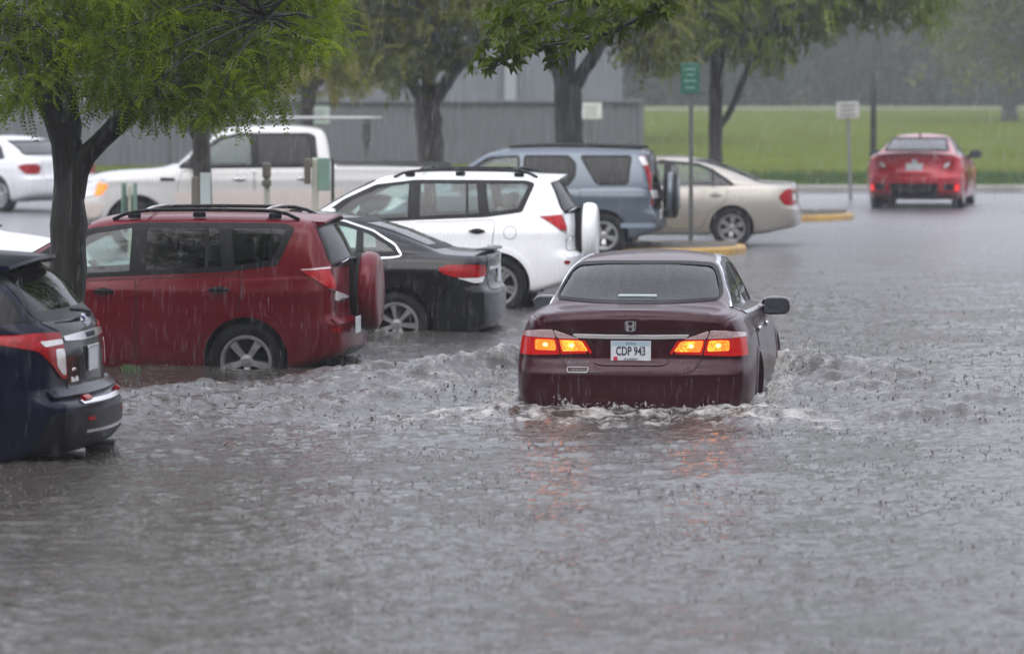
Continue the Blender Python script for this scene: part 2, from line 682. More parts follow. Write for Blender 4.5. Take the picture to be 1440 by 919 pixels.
    def corner(s, name, pts, a, mat, **k):
        return s.patch(name, [s.ucorner(a, p) for p in pts], a, mat, **k)

    def line(s, name, pts, w, a, mat, **k):
        return s.patch(name, strip_poly(pts, w), a, mat, dense=True, res=1., **k)

    def ring(s, name, poly, w_out, w_in, a, mat, r=.03, **k):
        D = rpoly(poly, r)
        return s.patch(name, offset_poly(D, w_out), a, mat, dense=True, holes=[offset_poly(D, -w_in)], res=1., **k)

    # -- assemblies ------------------------------------------------------
    def side_windows(s, dlo, wins, mats, r=.03, seal=.022, trim=None):
        """wins: outlines in (x,z); the band round them is the black frame, the panes sit inside it"""
        inner = [offset_poly(rpoly(w, r), -seal) for w in wins]
        s.patch('window_frame', dlo, 'L', M_BLACK, off=.004, holes=inner, r=r, mirror=True)
        for w, m in zip(wins, mats):
            s.patch('side_window', offset_poly(rpoly(w, r), -seal + .006), 'L', m, off=.002, dense=True, mirror=True, res=.08)
            s.holes.append(('side', np.array(rpoly(w, r))))
        if trim:
            s.ring('chrome_window_trim', dlo, trim, .004, 'L', M_CHROME, r=r, off=.009, mirror=True)

    def end_window(s, name, poly, a, m, r=.06, seal=.028, frame=M_SEAL, frame_out=.012):
        D = rpoly(poly, r)
        s.patch('window_seal', offset_poly(D, frame_out), a, frame, off=.004, dense=True, holes=[offset_poly(D, -seal)], res=1.)
        g = s.patch(name, offset_poly(D, -seal + .006), a, m, off=.002, dense=True, res=.09)
        s.holes.append(('rear' if a == 'B' else 'front', D))
        return g

    def panel(s, name, poly, a, mat=None, r=.05, gap=.007, off=.005, mirror=False, label=None, holes=()):
        """a panel standing proud of the shell with a dark shut line round it"""
        D = rpoly(poly, r)
        s.patch('shut_line', offset_poly(D, gap), a, M_GAP, off=.002, dense=True, holes=[offset_poly(D, -.03)], res=1., mirror=mirror)
        return s.patch(name, D, a, mat or s.paint, off=off, dense=True, mirror=mirror, res=.045, label=label, holes=holes)

    def wheels(s, style, lip=.03, lipmat=None, arch=None, rimmat=None, lip_off=.008):
        P = s.P
        Rt, rr = P['R'], P['rim']
        ra = arch or Rt + .055
        wt = P.get('tw', .22)
        ytr = P['w0'] - wt / 2 - .035
        T, Rm, Hb = wheel_meshes(Rt, rr, wt, style)
        for xa in (P['xr'], P['xf']):
            th = np.linspace(0, 2 * math.pi, 49)[:-1]
            circ = np.stack([xa + ra * np.cos(th), Rt + .015 + ra * np.sin(th)], 1)
            s.holes.append(('arch', circ))
            # lip
            zb = float(pchip(P['zb'])(xa)) + .012
            t0 = math.asin(max(-1, min(1, (zb - Rt - .015) / ra)))
            arc = [(xa + ra * math.cos(t), Rt + .015 + ra * math.sin(t)) for t in np.linspace(t0, math.pi - t0, 40)]
            outer = [(xa + (ra + lip) * math.cos(t), Rt + .015 + (ra + lip) * math.sin(t)) for t in np.linspace(t0, math.pi - t0, 40)]
            inner = [(xa + (ra - .022) * math.cos(t), Rt + .015 + (ra - .022) * math.sin(t)) for t in np.linspace(t0, math.pi - t0, 40)]
            s.patch('wheel_arch', np.array(outer + inner[::-1]), 'L', lipmat or s.paint, off=lip_off, dense=True, res=1., mirror=True, skirt=.05)
            for sg in (1, -1):
                # liner
                V, F = [], []
                n = 28
                yo, yi = s.P['w0'] - .075, .42
                for i in range(n + 1):
                    t = -.35 + (math.pi + .7) * i / n
                    for y in (yo, yi): V.append((xa + (ra + .012) * math.cos(t), sg * y, Rt + .015 + (ra + .012) * math.sin(t)))
                for i in range(n): F.append((2 * i, 2 * i + 1, 2 * i + 3, 2 * i + 2))
                o = len(V)
                F.append(tuple(2 * i + 1 for i in range(n + 1)))
                mk('wheel_liner', V, F, M_WELL, s.root, False)
                w = bpy.data.objects.new('wheel', None)
                w.empty_display_size = .1
                link(w, s.root)
                w.location = (xa, sg * ytr, Rt)
                if sg < 0: w.rotation_euler = (0, 0, math.pi)
                w.rotation_euler.rotate_axis('Y', .37 * xa)
                for nm, me, m in (('tyre', T, M_TYRE), ('rim', Rm, rimmat or M_ALLOY), ('hub_backing', Hb, M_WELL)):
                    o = bpy.data.objects.new(nm, me)
                    if not me.materials: me.materials.append(m)
                    link(o, w)

    def mirror_pair(s, x, z, y=None, sz=(.13, .235, .155), mat=None, glassm=None):
        for sg in (1, -1):
            if y is None:
                co, n = s.hit('L', x, z)
                yy = co.y
            else: yy = y
            V, F = superbox((sz[0], sz[1], sz[2]), 3.2, 12, 18)
            yc = yy + .05 + sz[1] / 2
            V = [(v[0] * (1 - .25 * (v[1] / sz[1])) , v[1], v[2]) for v in V]
            V = [(x + v[0] - abs(v[1]) * .1, sg * (yc + v[1]), z + .035 + v[2]) for v in V]
            ob = mk('side_mirror', V, F if sg > 0 else [f[::-1] for f in F], mat or s.paint, s.root)
            g = [(yc - sz[1] * .42, -.38), (yc + sz[1] * .43, -.34), (yc + sz[1] * .45, .3), (yc + sz[1] * .3, .40), (yc - sz[1] * .36, .40)]
            D = rpoly([(a, b * sz[2]) for a, b in g], .03)
            VV = [(x - sz[0] * .5 - .004 - abs(p[0] - yc) * .04, sg * p[0], z + .035 + p[1]) for p in D]
            mk('mirror_glass', VV, [tuple(range(len(VV)))], glassm or pbr('mirror_glass', (.10, .11, .13), .06, metal=.6), ob, False)
            MB().tube([(x + .02, sg * (yy - .03), z - .03), (x + .01, sg * (yy + .09), z)], [.035, .03], 10).build('mirror_stalk', M_BLACK, ob)

    def handle(s, x, z, mat=None, n=1):
        for sg in (1, -1):
            co, nn = s.hit('L', x, z)
            V, F = superbox((.20, .022, .034), 3, 8, 14)
            V = [(co.x + v[0], sg * (co.y + .026 + v[1] - .35 * v[0] ** 2), z + v[2]) for v in V]
            mk('door_handle', V, F if sg > 0 else [f[::-1] for f in F], mat or s.paint, s.root)
            th = np.linspace(0, 2 * math.pi, 20)[:-1]
        s.patch('handle_cup', np.stack([x + .075 * np.cos(th), z - .004 + .034 * np.sin(th)], 1), 'L', M_GAP, off=.0062, dense=True, res=1., mirror=True, skirt=0)

    def plate(s, y, z, text=None, x=None, top='', bottom='', a='B', frame=None, tilt=0.):
        co, n = s.hit('B', y, z)
        x = (co.x if x is None else x) - .012
        rt = bpy.data.objects.new('licence_plate', None)
        bm = bmesh.new()
        bm_box(bm, (0, 0, 0), (.008, .305, .152), .006)
        p = from_bm('licence_plate', bm, M_PLATE, s.root, loc=(x, y, z))
        bpy.data.objects.remove(rt)
        p.rotation_euler = (0, tilt, 0)
        if frame:
            fb = bmesh.new()
            for (c, q) in (((0, 0, .083), (.01, .33, .014)), ((0, 0, -.083), (.01, .33, .014)), ((0, .16, 0), (.01, .014, .16)), ((0, -.16, 0), (.01, .014, .16))):
                bm_box(fb, c, q, .003)
            o = from_bm('plate_frame', fb, frame, p)
            o.location = (-.005, 0, 0)
        for t, sz, zz, m, bold in ((text, .092, -.004, M_INK, .0016), (top, .028, .055, M_INK, 0), (bottom, .019, -.062, M_INK, 0)):
            if not t: continue
            V, F = text_geo(t, sz, .0012, bold)
            sx = .95 if t != text else .66
            V = [(-.0055 - v[2], -v[0] * sx, zz + v[1] * 1.0) for v in V]
            mk('lettering', V, F, m, p, False)
        return p

    def rear_text(s, txt, y, z, size, mat, dx=.012, sx=1.0, bold=.001, name='lettering', depth=.003):
        co, n = s.hit('B', y, z)
        V, F = text_geo(txt, size, depth, bold)
        VV = []
        for v in V:
            c2, _ = s.hit('B', y - v[0] * sx, z)
            VV.append((c2.x - dx - v[2], y - v[0] * sx, z + v[1]))
        return mk(name, VV, F, mat, s.root, False)

    def interior(s, floor_z=.62, dash_x=None, seats=True, seatmat=None, rows=(1, 2), head=1.18, wheel=True, sx=None):
        P = s.P
        L = P['L']
        fw = pchip(P['w'])
        dash_x = dash_x or P['xf'] - .62
        xr = P['xr']
        sm = seatmat or M_SEAT
        xs = np.linspace(.45, dash_x + .3, 12)
        V = [(x, sg * (float(fw(x)) - .12), floor_z) for x in xs for sg in (1, -1)]
        F = [(2 * i, 2 * i + 1, 2 * i + 3, 2 * i + 2) for i in range(len(xs) - 1)]
        mk('cabin_floor', V, F, M_WELL, s.root, False)
        if not seats: return
        def seat(x, y, w):
            bm = bmesh.new()
            bm_box(bm, (x + .25, y, floor_z - .12), (.5, w, .2), .06)
            bm_box(bm, (x - .05, y, floor_z + .20), (.15, w, .62), .06, Matrix.Rotation(R(-14), 3, 'Y'))
            from_bm('seat', bm, sm, s.root, True)
        def rest(x, y):
            bm = bmesh.new()
            bm_box(bm, (x, y, head), (.10, .27, .19), .045)
            bm_box(bm, (x, y, head - .14), (.02, .14, .14), .0)
            from_bm('headrest', bm, sm, s.root, True)
        fx = (sx[0] if sx else dash_x - .98)
        for y in (.36, -.36):
            seat(fx, y, .50); rest(fx - .17, y)
        if 2 in rows:
            rx = (sx[1] if sx else xr + .25)
            seat(rx, 0, 1.25)
            for y in (.38, -.38): rest(rx - .17, y)
        box('dashboard', (dash_x + .05, 0, floor_z + .22), (.42, 1.38, .26), M_BLACK, s.root, .08, smooth=True)
        if wheel:
            V, F = [], []
            n, m = 24, 6
            for i in range(n):
                a = 2 * math.pi * i / n
                for j in range(m):
                    b = 2 * math.pi * j / m
                    rr = .185 + .016 * math.cos(b)
                    p = Vector((.016 * math.sin(b), rr * math.cos(a), rr * math.sin(a)))
                    p.rotate(Matrix.Rotation(R(-24), 3, 'Y'))
                    V.append(p + Vector((dash_x - .28, .36, floor_z + .28)))
                    F.append((i * m + j, ((i + 1) % n) * m + j, ((i + 1) % n) * m + (j + 1) % m, i * m + (j + 1) % m))
            mk('steering_wheel', V, F, M_BLACK, s.root)

    def finish(s, body_mats=None, lower=None):
        """link the shell with its window and wheel openings cut"""
        Fc = np.array([tuple(c) for c in s.FC])
        Fn = np.array([tuple(n) for n in s.FN])
        keep = np.ones(len(Fc), bool)
        L = s.P['L']
        for kind, poly in s.holes:
            if kind == 'side':
                keep &= ~(pip(Fc[:, [0, 2]], poly) & (np.abs(Fn[:, 1]) > .45))
            elif kind == 'arch':
                keep &= ~(pip(Fc[:, [0, 2]], poly) & (np.abs(Fc[:, 1]) > .45))
            elif kind == 'rear':
                keep &= ~(pip(Fc[:, [1, 2]], poly) & (Fn[:, 0] < -.12) & (Fc[:, 0] < L * .5))
            elif kind == 'front':
                q = np.stack([-Fc[:, 1], Fc[:, 2]], 1)
                keep &= ~(pip(q, poly) & (Fn[:, 0] > .12) & (Fc[:, 0] > L * .5))
        F = [f for f, k in zip(s.F, keep) if k]
        used = sorted({i for f in F for i in f})
        mp = {i: j for j, i in enumerate(used)}
        o = mk('body', [s.V[i] for i in used], [tuple(mp[i] for i in f) for f in F], s.paint, s.root, True, [s.VN[i] for i in used])
        if lower:
            z, m = lower
            o.data.materials.append(m)
            for p in o.data.polygons:
                if p.center.z < z: p.material_index = 1
        return o

def superbox(sz, p=3., n=10, m=16):
    """rounded block, half sizes taken from sz/2"""
    V, F = [], []
    f = lambda w, e: math.copysign(abs(w) ** e, w)
    e = 2. / p
    for i in range(n + 1):
        u = -math.pi / 2 + math.pi * i / n
        for j in range(m):
            v = 2 * math.pi * j / m
            V.append((sz[0] / 2 * f(math.cos(u), e) * f(math.cos(v), e), sz[1] / 2 * f(math.cos(u), e) * f(math.sin(v), e), sz[2] / 2 * f(math.sin(u), e)))
    for i in range(n):
        for j in range(m):
            F.append((i * m + j, i * m + (j + 1) % m, (i + 1) * m + (j + 1) % m, (i + 1) * m + j))
    return V, F

_WH = {}
def lathe(prof, n=48, closed=True):
    V, F = [], []
    m = len(prof)
    for i in range(n):
        a = 2 * math.pi * i / n
        for r, y in prof: V.append((r * math.cos(a), y, r * math.sin(a)))
    for i in range(n):
        for j in range(m if closed else m - 1):
            F.append((i * m + j, i * m + (j + 1) % m, ((i + 1) % n) * m + (j + 1) % m, ((i + 1) % n) * m + j))
    return V, F

def me_of(name, V, F, smooth=True):
    me = bpy.data.meshes.new(name)
    me.from_pydata([tuple(v) for v in V], [], [tuple(f) for f in F])
    bm = bmesh.new(); bm.from_mesh(me)
    bmesh.ops.recalc_face_normals(bm, faces=bm.faces)
    bm.normal_update()
    if sum(f.normal.dot(f.calc_center_median()) * f.calc_area() for f in bm.faces) < 0: bmesh.ops.reverse_faces(bm, faces=bm.faces)
    bm.to_mesh(me); bm.free()
    if smooth: me.polygons.foreach_set('use_smooth', np.ones(len(me.polygons), dtype=bool))
    return me

def wheel_meshes(Rt, rr, w, style):
    """wheel with its outer face towards +y, centred on its axle"""
    h = w / 2
    tp = [(rr - .005, -h * .7), (rr + .02, -h * .95), ((Rt + rr) / 2 + .01, -h * 1.04), (Rt - .022, -h * .93), (Rt - .004, -h * .72), (Rt, -h * .4), (Rt, h * .4),
          (Rt - .004, h * .72), (Rt - .022, h * .93), ((Rt + rr) / 2 + .01, h * 1.04), (rr + .02, h * .95), (rr - .005, h * .7)]
    V, F = lathe(tp, 56)
    T = me_of('tyre', V, F)
    rp = [(rr - .03, -h * .8), (rr, -h * .75), (rr + .012, h * .86), (rr + .006, h * .95), (rr - .010, h * .95), (rr - .026, h * .80), (rr - .034, h * .2)]
    V, F = lathe(rp, 56, False)
    mb = MB().add(V, F)
    ns, wid, wid2, tw = {'five': (5, .030, .048, 0), 'split': (10, .020, .026, .13), 'ten': (10, .016, .022, 0), 'seven': (7, .022, .036, 0), 'six': (6, .036, .055, 0)}[style]
    r0, r1 = .045, rr - .012
    for k in range(ns):
        a = 2 * math.pi * k / ns
        if tw: a = 2 * math.pi * (k // 2) / 5 + (tw if k % 2 else -tw) * 1.1
        ca, sa = math.cos(a), math.sin(a)
        V = []
        for r, ww, y, th in ((r0, wid, h * .66, .045), ((r0 + r1) * .5, (wid + wid2) * .5, h * .80, .04), (r1, wid2, h * .78, .035)):
            for du, dy in ((-ww, -th), (-ww * .75, 0), (ww * .75, 0), (ww, -th)):
                V.append((r * ca - du * sa, y + dy, r * sa + du * ca))
        F = []
        for i in range(2):
            for j in range(3): F.append((i * 4 + j, i * 4 + j + 1, (i + 1) * 4 + j + 1, (i + 1) * 4 + j))
        F += [(0, 1, 2, 3), (8, 9, 10, 11)]
        mb.add(V, F)
    V, F = lathe([(.001, h * .80), (.030, h * .79), (.034, h * .72), (.06, h * .68), (.066, h * .4)], 24, False)
    mb.add(V, F)
    Rm = me_of('rim', mb.V, mb.F, False)
    V, F = lathe([(.001, h * .18), (rr * .62, h * .18), (rr * .64, h * .05), (rr - .02, -h * .3)], 32, False)
    Hb = me_of('hub_backing', V, F)
    return T, Rm, Hb
# ------------------------------------------------------------------ the vehicles
G_PRIV = glass('privacy_glass', (.05, .055, .055), .15, .7, 1.42)
G_TINT = glass('tinted_glass', (.30, .38, .36))
G_CLEAR = glass('green_glass', (.66, .80, .75), .15, 1.0, 1.5)
G_REAR = glass('rear_glass', (.10, .115, .115), .35, 1.0, 1.32)

def side_spot(px, D, depth, th, W, scale=1.0):
    """origin and heading of a car seen from its left side whose left rear corner stands at column px, D metres away"""
    th = R(th)
    c = at(px, 460, D)
    y = Vector((-math.sin(th), -math.cos(th), 0))
    o = Vector((c.x, D, 0)) - y * (W / 2 * scale)
    return (o.x, o.y, -depth), math.pi - th

# ---------------------------------------------------------------- maroon sedan driving through the water
def hero():
    P = dict(L=4.86, w0=.925, R=.335, rim=.225, xr=1.08, xf=3.855, tum=.22, ledge=.125, rc=.10, crown=.055, bow_r=.17, bow_f=.30, re=.07, fe=.16, bulge=.02,
             zt=[(0, 1.065), (.06, 1.085), (.30, 1.10), (.50, 1.115), (.75, 1.20), (1.10, 1.335), (1.40, 1.415), (1.7, 1.447), (2.2, 1.462), (2.7, 1.44), (3.0, 1.385), (3.35, 1.22), (3.72, 1.035), (3.9, 1.0), (4.4, .91), (4.7, .80), (4.86, .70)],
             zs=[(0, .975), (.12, 1.0), (.6, 1.015), (1.6, 1.0), (3.4, .935), (4.2, .86), (4.86, .60)],
             zb=[(0, .27), (.3, .22), (1, .2), (4.4, .2), (4.86, .24)],
             w=[(0, .83), (.2, .885), (.6, .915), (1.1, .925), (3.9, .92), (4.4, .89), (4.7, .83), (4.86, .76)],
             pr=[(.2, .10), (.30, .035), (.45, .005), (.60, .0), (.655, .035), (.70, .075), (.88, .085), (.91, .055), (1.0, .04), (1.09, .03)],
             pf=[(.2, .08), (.45, .0), (.6, .03), (.72, .12)], crease=(.86, .010), tm=.45, ab=.06, **{'as': .105})
    sc, wl = 1.04, .325
    D = 33.45
    o = at(886, 460, D)
    c = Car('sedan_car', 'dark maroon sedan with glowing brake lights driving through the floodwater', 'car', P,
            paint('maroon_paint', (.034, .0010, .0055), .15, .30, .03, .35), (o.x, D, -wl * sc), R(90 - 6.6), sc)
    # lamps
    lit_r = pbr('lit_red_lens', (.42, .006, .006), .2, emit=(1, .018, .008), estr=.07)
    lit_a, nd, lk = mat_new('lit_lamp_panel')
    o_ = N(nd, 'ShaderNodeOutputMaterial'); e = N(nd, 'ShaderNodeBsdfPrincipled'); tc = N(nd, 'ShaderNodeTexCoord')
    vo = N(nd, 'ShaderNodeTexVoronoi', i_Scale=70.); lk.new(tc.outputs['Object'], vo.inputs['Vector'])
    nz = N(nd, 'ShaderNodeTexNoise', i_Scale=9.); lk.new(tc.outputs['Object'], nz.inputs['Vector'])
    ad = N(nd, 'ShaderNodeMath', op='SUBTRACT'); lk.new(nz.outputs['Fac'], ad.inputs[0])
    ml = N(nd, 'ShaderNodeMath', op='MULTIPLY'); ml.inputs[1].default_value = .45; lk.new(vo.outputs['Distance'], ml.inputs[0]); lk.new(ml.outputs[0], ad.inputs[1])
    cr = N(nd, 'ShaderNodeValToRGB')
    cr.color_ramp.elements[0].position = .22; cr.color_ramp.elements[0].color = (1, .13, .008, 1)
    cr.color_ramp.elements[1].position = .50; cr.color_ramp.elements[1].color = (1, .56, .05, 1)
    lk.new(ad.outputs[0], cr.inputs['Fac']); lk.new(cr.outputs['Color'], e.inputs['Emission Color'])
    e.inputs['Base Color'].default_value = (.6, .1, .02, 1); e.inputs['Roughness'].default_value = .2; e.inputs['Emission Strength'].default_value = 1.25
    lk.new(e.outputs[0], o_.inputs['Surface'])
    for sg, tag in ((1, 0), (-1, 1)):
        t = bpy.data.objects.new('tail_light', None); t.empty_display_size = .1; link(t, c.root)
        A = 22
        def cp(name, pts, mat, off, r=.012, mir=sg):
            poly = [c.ucorner(A, p) for p in pts]
            res = c.patch(name, poly, A, mat, off=off, r=r, res=.03, mirror=True, parent=t)
            bpy.data.objects.remove(res[1 if sg > 0 else 0])
            return res[0 if sg > 0 else 1]
        def bp(name, pts, mat, off, r=.008):
            res = c.patch(name, pts, 'B', mat, off=off, r=r, res=.03, mirror=True, parent=t)
            bpy.data.objects.remove(res[1 if sg > 0 else 0])
            return res[0 if sg > 0 else 1]
        cp('brake_lens', [('b', .572, .868), ('b', .74, .872), ('s', .36, .872), ('s', .34, .735), ('b', .75, .735), ('b', .545, .742)], lit_r, .012)
        cp('lit_panel', [('b', .585, .855), ('b', .735, .858), ('b', .735, .775), ('b', .570, .772)], lit_a, .0145, .02)
        bp('turn_lens', [(.562, .866), (.355, .862), (.290, .755), (.535, .744)], lit_r, .012)
        bp('lit_panel', [(.545, .855), (.378, .850), (.325, .772), (.522, .768)], lit_a, .0145, .012)
        hot = pbr('lit_bulb', (.9, .6, .2), .2, emit=(1, .72, .16), estr=2.6)
        th = np.linspace(0, 2 * math.pi, 15)[:-1]
        for cy_, cz_ in ((.655, .816), (.452, .812)):
            res = c.patch('bulb', [(cy_ + .019 * math.cos(q), cz_ + .015 * math.sin(q)) for q in th], 'B', hot, off=.0175, r=0, res=.02, mirror=True, parent=t)
            bpy.data.objects.remove(res[1 if sg > 0 else 0])
        cp('clear_lens', [('b', .600, .932), ('b', .72, .93), ('s', .38, .905), ('s', .37, .876), ('b', .74, .876), ('b', .574, .872)], M_PINKLENS, .012)
        bp('clear_lens', [(.590, .930), (.43, .880), (.395, .866), (.564, .870)], M_PINKLENS, .012)
    # trunk lid and bumper
    lid = [(.572, .955), (.60, 1.055), (.30, 1.075), (-.30, 1.075), (-.60, 1.055), (-.572, .955), (-.548, .735), (-.47, .625), (-.40, .612), (.40, .612), (.47, .625), (.548, .735)]
    c.panel('trunk_lid', lid, 'B', r=.03, gap=.006, off=.004)
    c.patch('chrome_strip', [(.44, .905), (.41, .878), (.2, .872), (-.2, .872), (-.41, .878), (-.44, .905), (-.2, .902), (.2, .902)], 'B', pbr('strip_sky_sheen', (.72, .72, .74), .25, metal=.3), off=.018, r=.004)  # pale base colour stands in for sky reflected in the chrome
    rec = [(.40, .868), (-.40, .868), (-.285, .685), (-.235, .665), (.235, .665), (.285, .685)]
    c.ring('plate_recess', rec, .004, .012, 'B', c.paint, r=.03, off=.013)
    c.plate(0, .777, 'CDP 943', top='IOWA', bottom='WOODBURY', frame=None)
    st = box('plate_sticker', (-.006, .116, -.058), (.004, .03, .028), pbr('sticker_red', (.5, .02, .05), .5), None, 0)
    st.parent = [o for o in c.root.children if o.name.startswith('licence_plate')][0]
    bl = box('plate_band', (-.0052, 0, .056), (.001, .29, .034), pbr('plate_blue', (.36, .47, .54), .5), None, 0)
    bl.parent = st.parent
    # emblem: an upright H in a rounded frame
    co, n = c.hit('B', 0, .965)
    mb = MB()
    fr = rpoly([(-.046, .040, .02), (.046, .040, .02), (.036, -.040, .02), (-.036, -.040, .02)], .02, .01)
    inn = offset_poly(fr, -.007)
    k = len(fr)
    V = [(co.x - .016, -p[0], .965 + p[1]) for p in fr] + [(co.x - .016, -p[0], .965 + p[1]) for p in inn] + [(co.x, -p[0], .965 + p[1]) for p in fr]
    F = [(i, (i + 1) % k, k + (i + 1) % k, k + i) for i in range(k)] + [(i, 2 * k + i, 2 * k + (i + 1) % k, (i + 1) % k) for i in range(k)]
    mb.add(V, F)
    for pts in ([(-.034, .033), (-.019, .033), (-.013, .006), (.013, .006), (.019, .033), (.034, .033), (.026, -.033), (.012, -.033), (.009, -.008), (-.009, -.008), (-.012, -.033), (-.026, -.033)],):
        V = [(co.x - .018, -p[0], .965 + p[1]) for p in pts] + [(co.x - .004, -p[0], .965 + p[1]) for p in pts]
        n_ = len(pts)
        F = [(0, 1, 2, 11), (2, 3, 8, 11), (8, 9, 10, 11), (2, 3, 8, 9)][:0] + [(0, 1, 2, 9, 10, 11), (2, 3, 8, 9), (3, 4, 5, 6, 7, 8)]
        F += [(i, (i + 1) % n_, n_ + (i + 1) % n_, n_ + i) for i in range(n_)]
        mb.add(V, F)
    mb.build('emblem', M_CHROME, c.root, False)
    c.rear_text('Accord', .405, .683, .044, pbr('badge_silver', (.26, .25, .26), .4), .009, 1.25, .0004)
    c.ring('dealer_badge', [(.485, .647), (.315, .647), (.325, .611), (.475, .611)], .001, .003, 'B', M_ALLOYD, r=.012, off=.010)
    c.rear_text('LENNAN', .40, .629, .024, M_ALLOY, .008, 1.2)
    c.line('bumper_crease', [(.86, .60), (.5, .592), (0, .585), (-.5, .592), (-.86, .60)], .012, 'B', c.paint, off=.009)
    c.line('bumper_trim', [(.40, .325), (.05, .322)], .014, 'B', M_CHROME, off=.010)
    # glass
    c.end_window('rear_window', [(.645, 1.138), (.612, 1.26), (.548, 1.380), (.30, 1.398), (-.30, 1.398), (-.548, 1.380), (-.612, 1.26), (-.645, 1.138), (-.3, 1.118), (.3, 1.118)], 'B', G_REAR, r=.10, seal=.016, frame_out=.006)
    c.end_window('windshield', [(.70, 1.06), (.56, 1.38), (-.56, 1.38), (-.70, 1.06)], 'F', G_TINT)
    box('high_brake_lamp', (.69, 0, 1.155), (.10, .30, .04), pbr('lamp_housing', (.45, .52, .50), .4), c.root, .008)
    dlo = [(.92, 1.03), (.98, 1.10), (1.30, 1.27), (1.62, 1.375), (2.2, 1.41), (2.6, 1.385), (2.95, 1.27), (3.38, 1.01), (3.40, .965)]
    c.side_windows(dlo, [[(1.0, 1.055), (1.28, 1.235), (1.60, 1.355), (2.12, 1.39), (2.12, 1.02)], [(2.19, 1.39), (2.58, 1.365), (2.9, 1.265), (3.3, .995), (2.19, 1.015)]], [G_PRIV, G_PRIV], trim=.014)
    c.panel('door', [(1.22, .955), (2.10, .945), (2.12, .32), (1.50, .32), (1.40, .60), (1.18, .72)], 'L', mirror=True)
    c.panel('door', [(2.14, .945), (3.28, .90), (3.34, .60), (3.30, .32), (2.15, .32)], 'L', mirror=True)
    c.handle(1.38, .885, M_CHROME); c.handle(2.42, .87, M_CHROME)
    c.mirror_pair(2.98, .94, .775, mat=pbr('dark_mirror_shell', (.02, .008, .011), .25, coat=1.))
    c.corner('headlight', [('s', 4.25, .78), ('s', 4.5, .80), ('f', .62, .74), ('f', .60, .62), ('s', 4.5, .64)], 150, M_CLEARLENS, off=.008, mirror=True)
    c.patch('grille', [(-.45, .70), (.45, .70), (.36, .54), (-.36, .54)], 'F', M_BLACK, off=.008)
    c.line('grille_bar', [(-.44, .67), (.44, .67)], .035, 'F', M_CHROME, off=.014)
    c.wheels('split', lip=.02)
    c.interior(.60, head=1.21, rows=(1, 2))
    # the parcel shelf keeps daylight out of the boot
    mk('parcel_shelf', [(.50, .62, 1.07), (.50, -.62, 1.07), (1.05, -.64, 1.04), (1.05, .64, 1.04)], [(0, 1, 2, 3)], M_WELL, c.root, False)
    c.finish()
    return c
HERO = hero()

